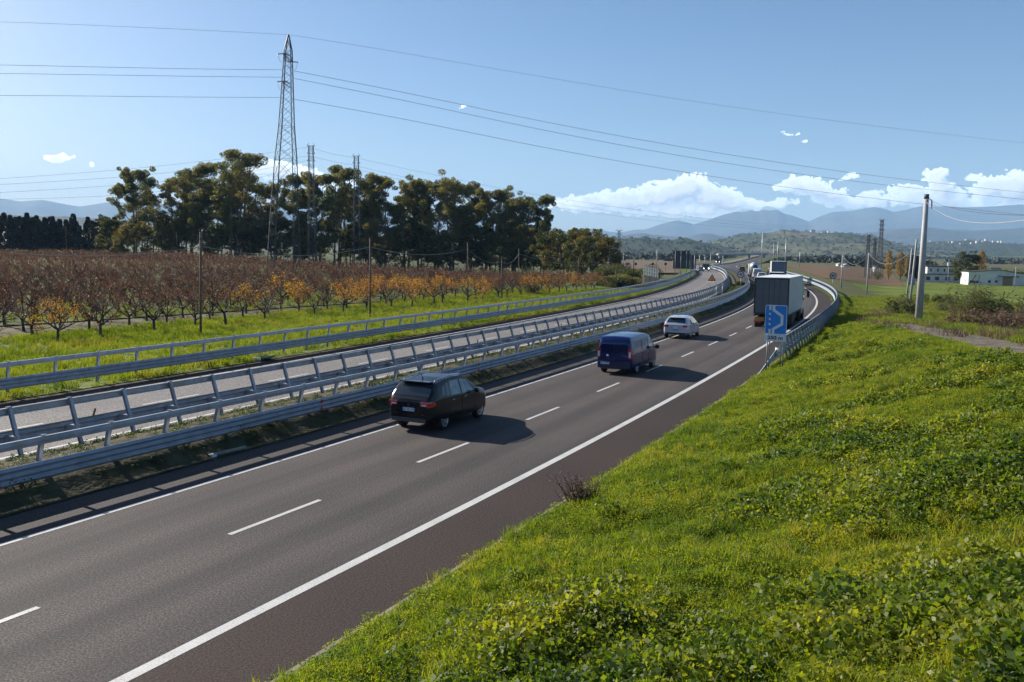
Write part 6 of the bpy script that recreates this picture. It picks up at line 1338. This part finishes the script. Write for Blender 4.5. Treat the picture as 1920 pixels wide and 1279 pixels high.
for (px, py, rx, ry, s_) in CL:
    ca, ce = dirpx(px, py); q = ((GA-ca)/(rx/F))**2+((GE-ce)/np.where(GE < ce, .75*ry/F, ry/F))**2
    g = s_*np.exp(-q*.85); dens = np.maximum(dens, g)+.18*np.minimum(dens, g)
X_, Y_ = GA*F, GE*F
wx = X_+9*(fbm(X_/22, Y_/22, 3, 51)-.5); wy = Y_+9*(fbm(X_/22, Y_/22, 3, 57)-.5)
bil = 1-np.abs(2*fbm(wx/26, wy/22, 5, 41)-1)
fine = fbm(wx/9, wy/8, 4, 47)
cl = dens+.55*(bil-.62)+.42*(fine-.5)+.3*(fbm(X_/70, Y_/40, 3, 61)-.5)
cl = cl-.5*np.clip(.33-dens, 0, 1)*3
wisp = sstep(dens, .35, .75)
cov = sstep(cl+(1-wisp)*.8*(fbm(wx/7, wy/4, 4, 67)-.52), .46, 1.06)*(.5+.5*wisp)
hgt = np.clip(cl-.40, 0, 1.)**.75
def blur(a, k):
    for _ in range(2):
        a = (np.roll(a, k, 0)+a+np.roll(a, -k, 0))/3; a = (np.roll(a, k, 1)+a+np.roll(a, -k, 1))/3
    return a
light = np.zeros_like(cl)
for k, wgt in ((2, .5), (5, .8), (10, .9), (18, .7)):
    hs = blur(hgt, max(1, k//3)); light += wgt*(hs-np.roll(np.roll(hs, k, 1), -k, 0))    # lit from the upper left, where the sun stands
lum = np.clip(.42+1.7*light+.45*(fine-.5)+.25*(bil-.6), 0, 1)
img = bpy.data.images.new('cumulus', CW, CH, alpha=True, float_buffer=True)
lo_, hi_ = np.array([.46, .47, .51]), np.array([1.1, 1.08, 1.04])
rgb = (lo_+(hi_-lo_)*lum[..., None])*cov[..., None]
img.pixels.foreach_set(np.concatenate([rgb, cov[..., None]], -1).astype(np.float32).ravel())
img.pack()
az_ = M_('ARCTAN2', sp.outputs[0], sp.outputs[1]); el_ = M_('ARCSINE', sp.outputs[2])
cu_ = N(t, 'ShaderNodeCombineXYZ'); L(M_('DIVIDE', M_('SUBTRACT', az_, AZ0), AZ1-AZ0), cu_.inputs[0]); L(M_('DIVIDE', M_('SUBTRACT', el_, EL0), EL1-EL0), cu_.inputs[1])
im = N(t, 'ShaderNodeTexImage', extension='CLIP', interpolation='Linear'); im.image = img; img.colorspace_settings.name = 'Linear Rec.709'; img.alpha_mode = 'PREMUL'; L(cu_.outputs[0], im.inputs[0])
sc_ = N(t, 'ShaderNodeMix', data_type='RGBA', blend_type='MULTIPLY'); sc_.inputs[0].default_value = 1; L(im.outputs[0], sc_.inputs[6]); sc_.inputs[7].default_value = (CLB, CLB, CLB, 1)
inv = M_('SUBTRACT', 1., im.outputs[1]); ms = N(t, 'ShaderNodeMix', data_type='RGBA', blend_type='MULTIPLY'); ms.inputs[0].default_value = 1; L(hsv.outputs[0], ms.inputs[6]); L(inv, ms.inputs[7])
mx = N(t, 'ShaderNodeMix', data_type='RGBA', blend_type='ADD'); mx.inputs[0].default_value = 1; L(ms.outputs[2], mx.inputs[6]); L(sc_.outputs[2], mx.inputs[7])
L(mx.outputs[2], bg.inputs[0]); L(bg.outputs[0], wo.inputs[0])
sl = bpy.data.lights.new('sun', 'SUN'); sl.energy = 5.; sl.angle = R(.53); sl.color = (1., .93, .82)
so = bpy.data.objects.new('sun', sl); COL.objects.link(so)
sdir = Vector((math.sin(SUN_AZ)*math.cos(SUN_EL), math.cos(SUN_AZ)*math.cos(SUN_EL), math.sin(SUN_EL)))
so.rotation_euler = sdir.to_track_quat('Z', 'Y').to_euler(); so.location = (0, 0, 400)
cam = bpy.data.cameras.new('camera'); co = bpy.data.objects.new('camera', cam); COL.objects.link(co); scene.camera = co
cam.sensor_fit = 'HORIZONTAL'; cam.sensor_width = 36.; cam.lens = F/1920*36; cam.clip_start = .1; cam.clip_end = 60000
cp, sp_ = math.cos(PITCH), math.sin(PITCH); cr, sr = math.cos(ROLL), math.sin(ROLL)
fw = Vector((0, cp, -sp_)); up0 = Vector((0, sp_, cp)); rt0 = Vector((1, 0, 0))
rt = rt0*cr+up0*sr; up = up0*cr-rt0*sr
co.matrix_world = Matrix(((rt.x, up.x, -fw.x, 0), (rt.y, up.y, -fw.y, 0), (rt.z, up.z, -fw.z, CAMH), (0, 0, 0, 1)))
scene.view_settings.view_transform = 'Standard'; scene.view_settings.look = 'None'; scene.view_settings.gamma = 1; scene.view_settings.exposure = 1.04
scene.render.engine = 'CYCLES'; scene.cycles.use_denoising = True; scene.cycles.max_bounces = 8; scene.cycles.transparent_max_bounces = 8; scene.cycles.volume_bounces = 1
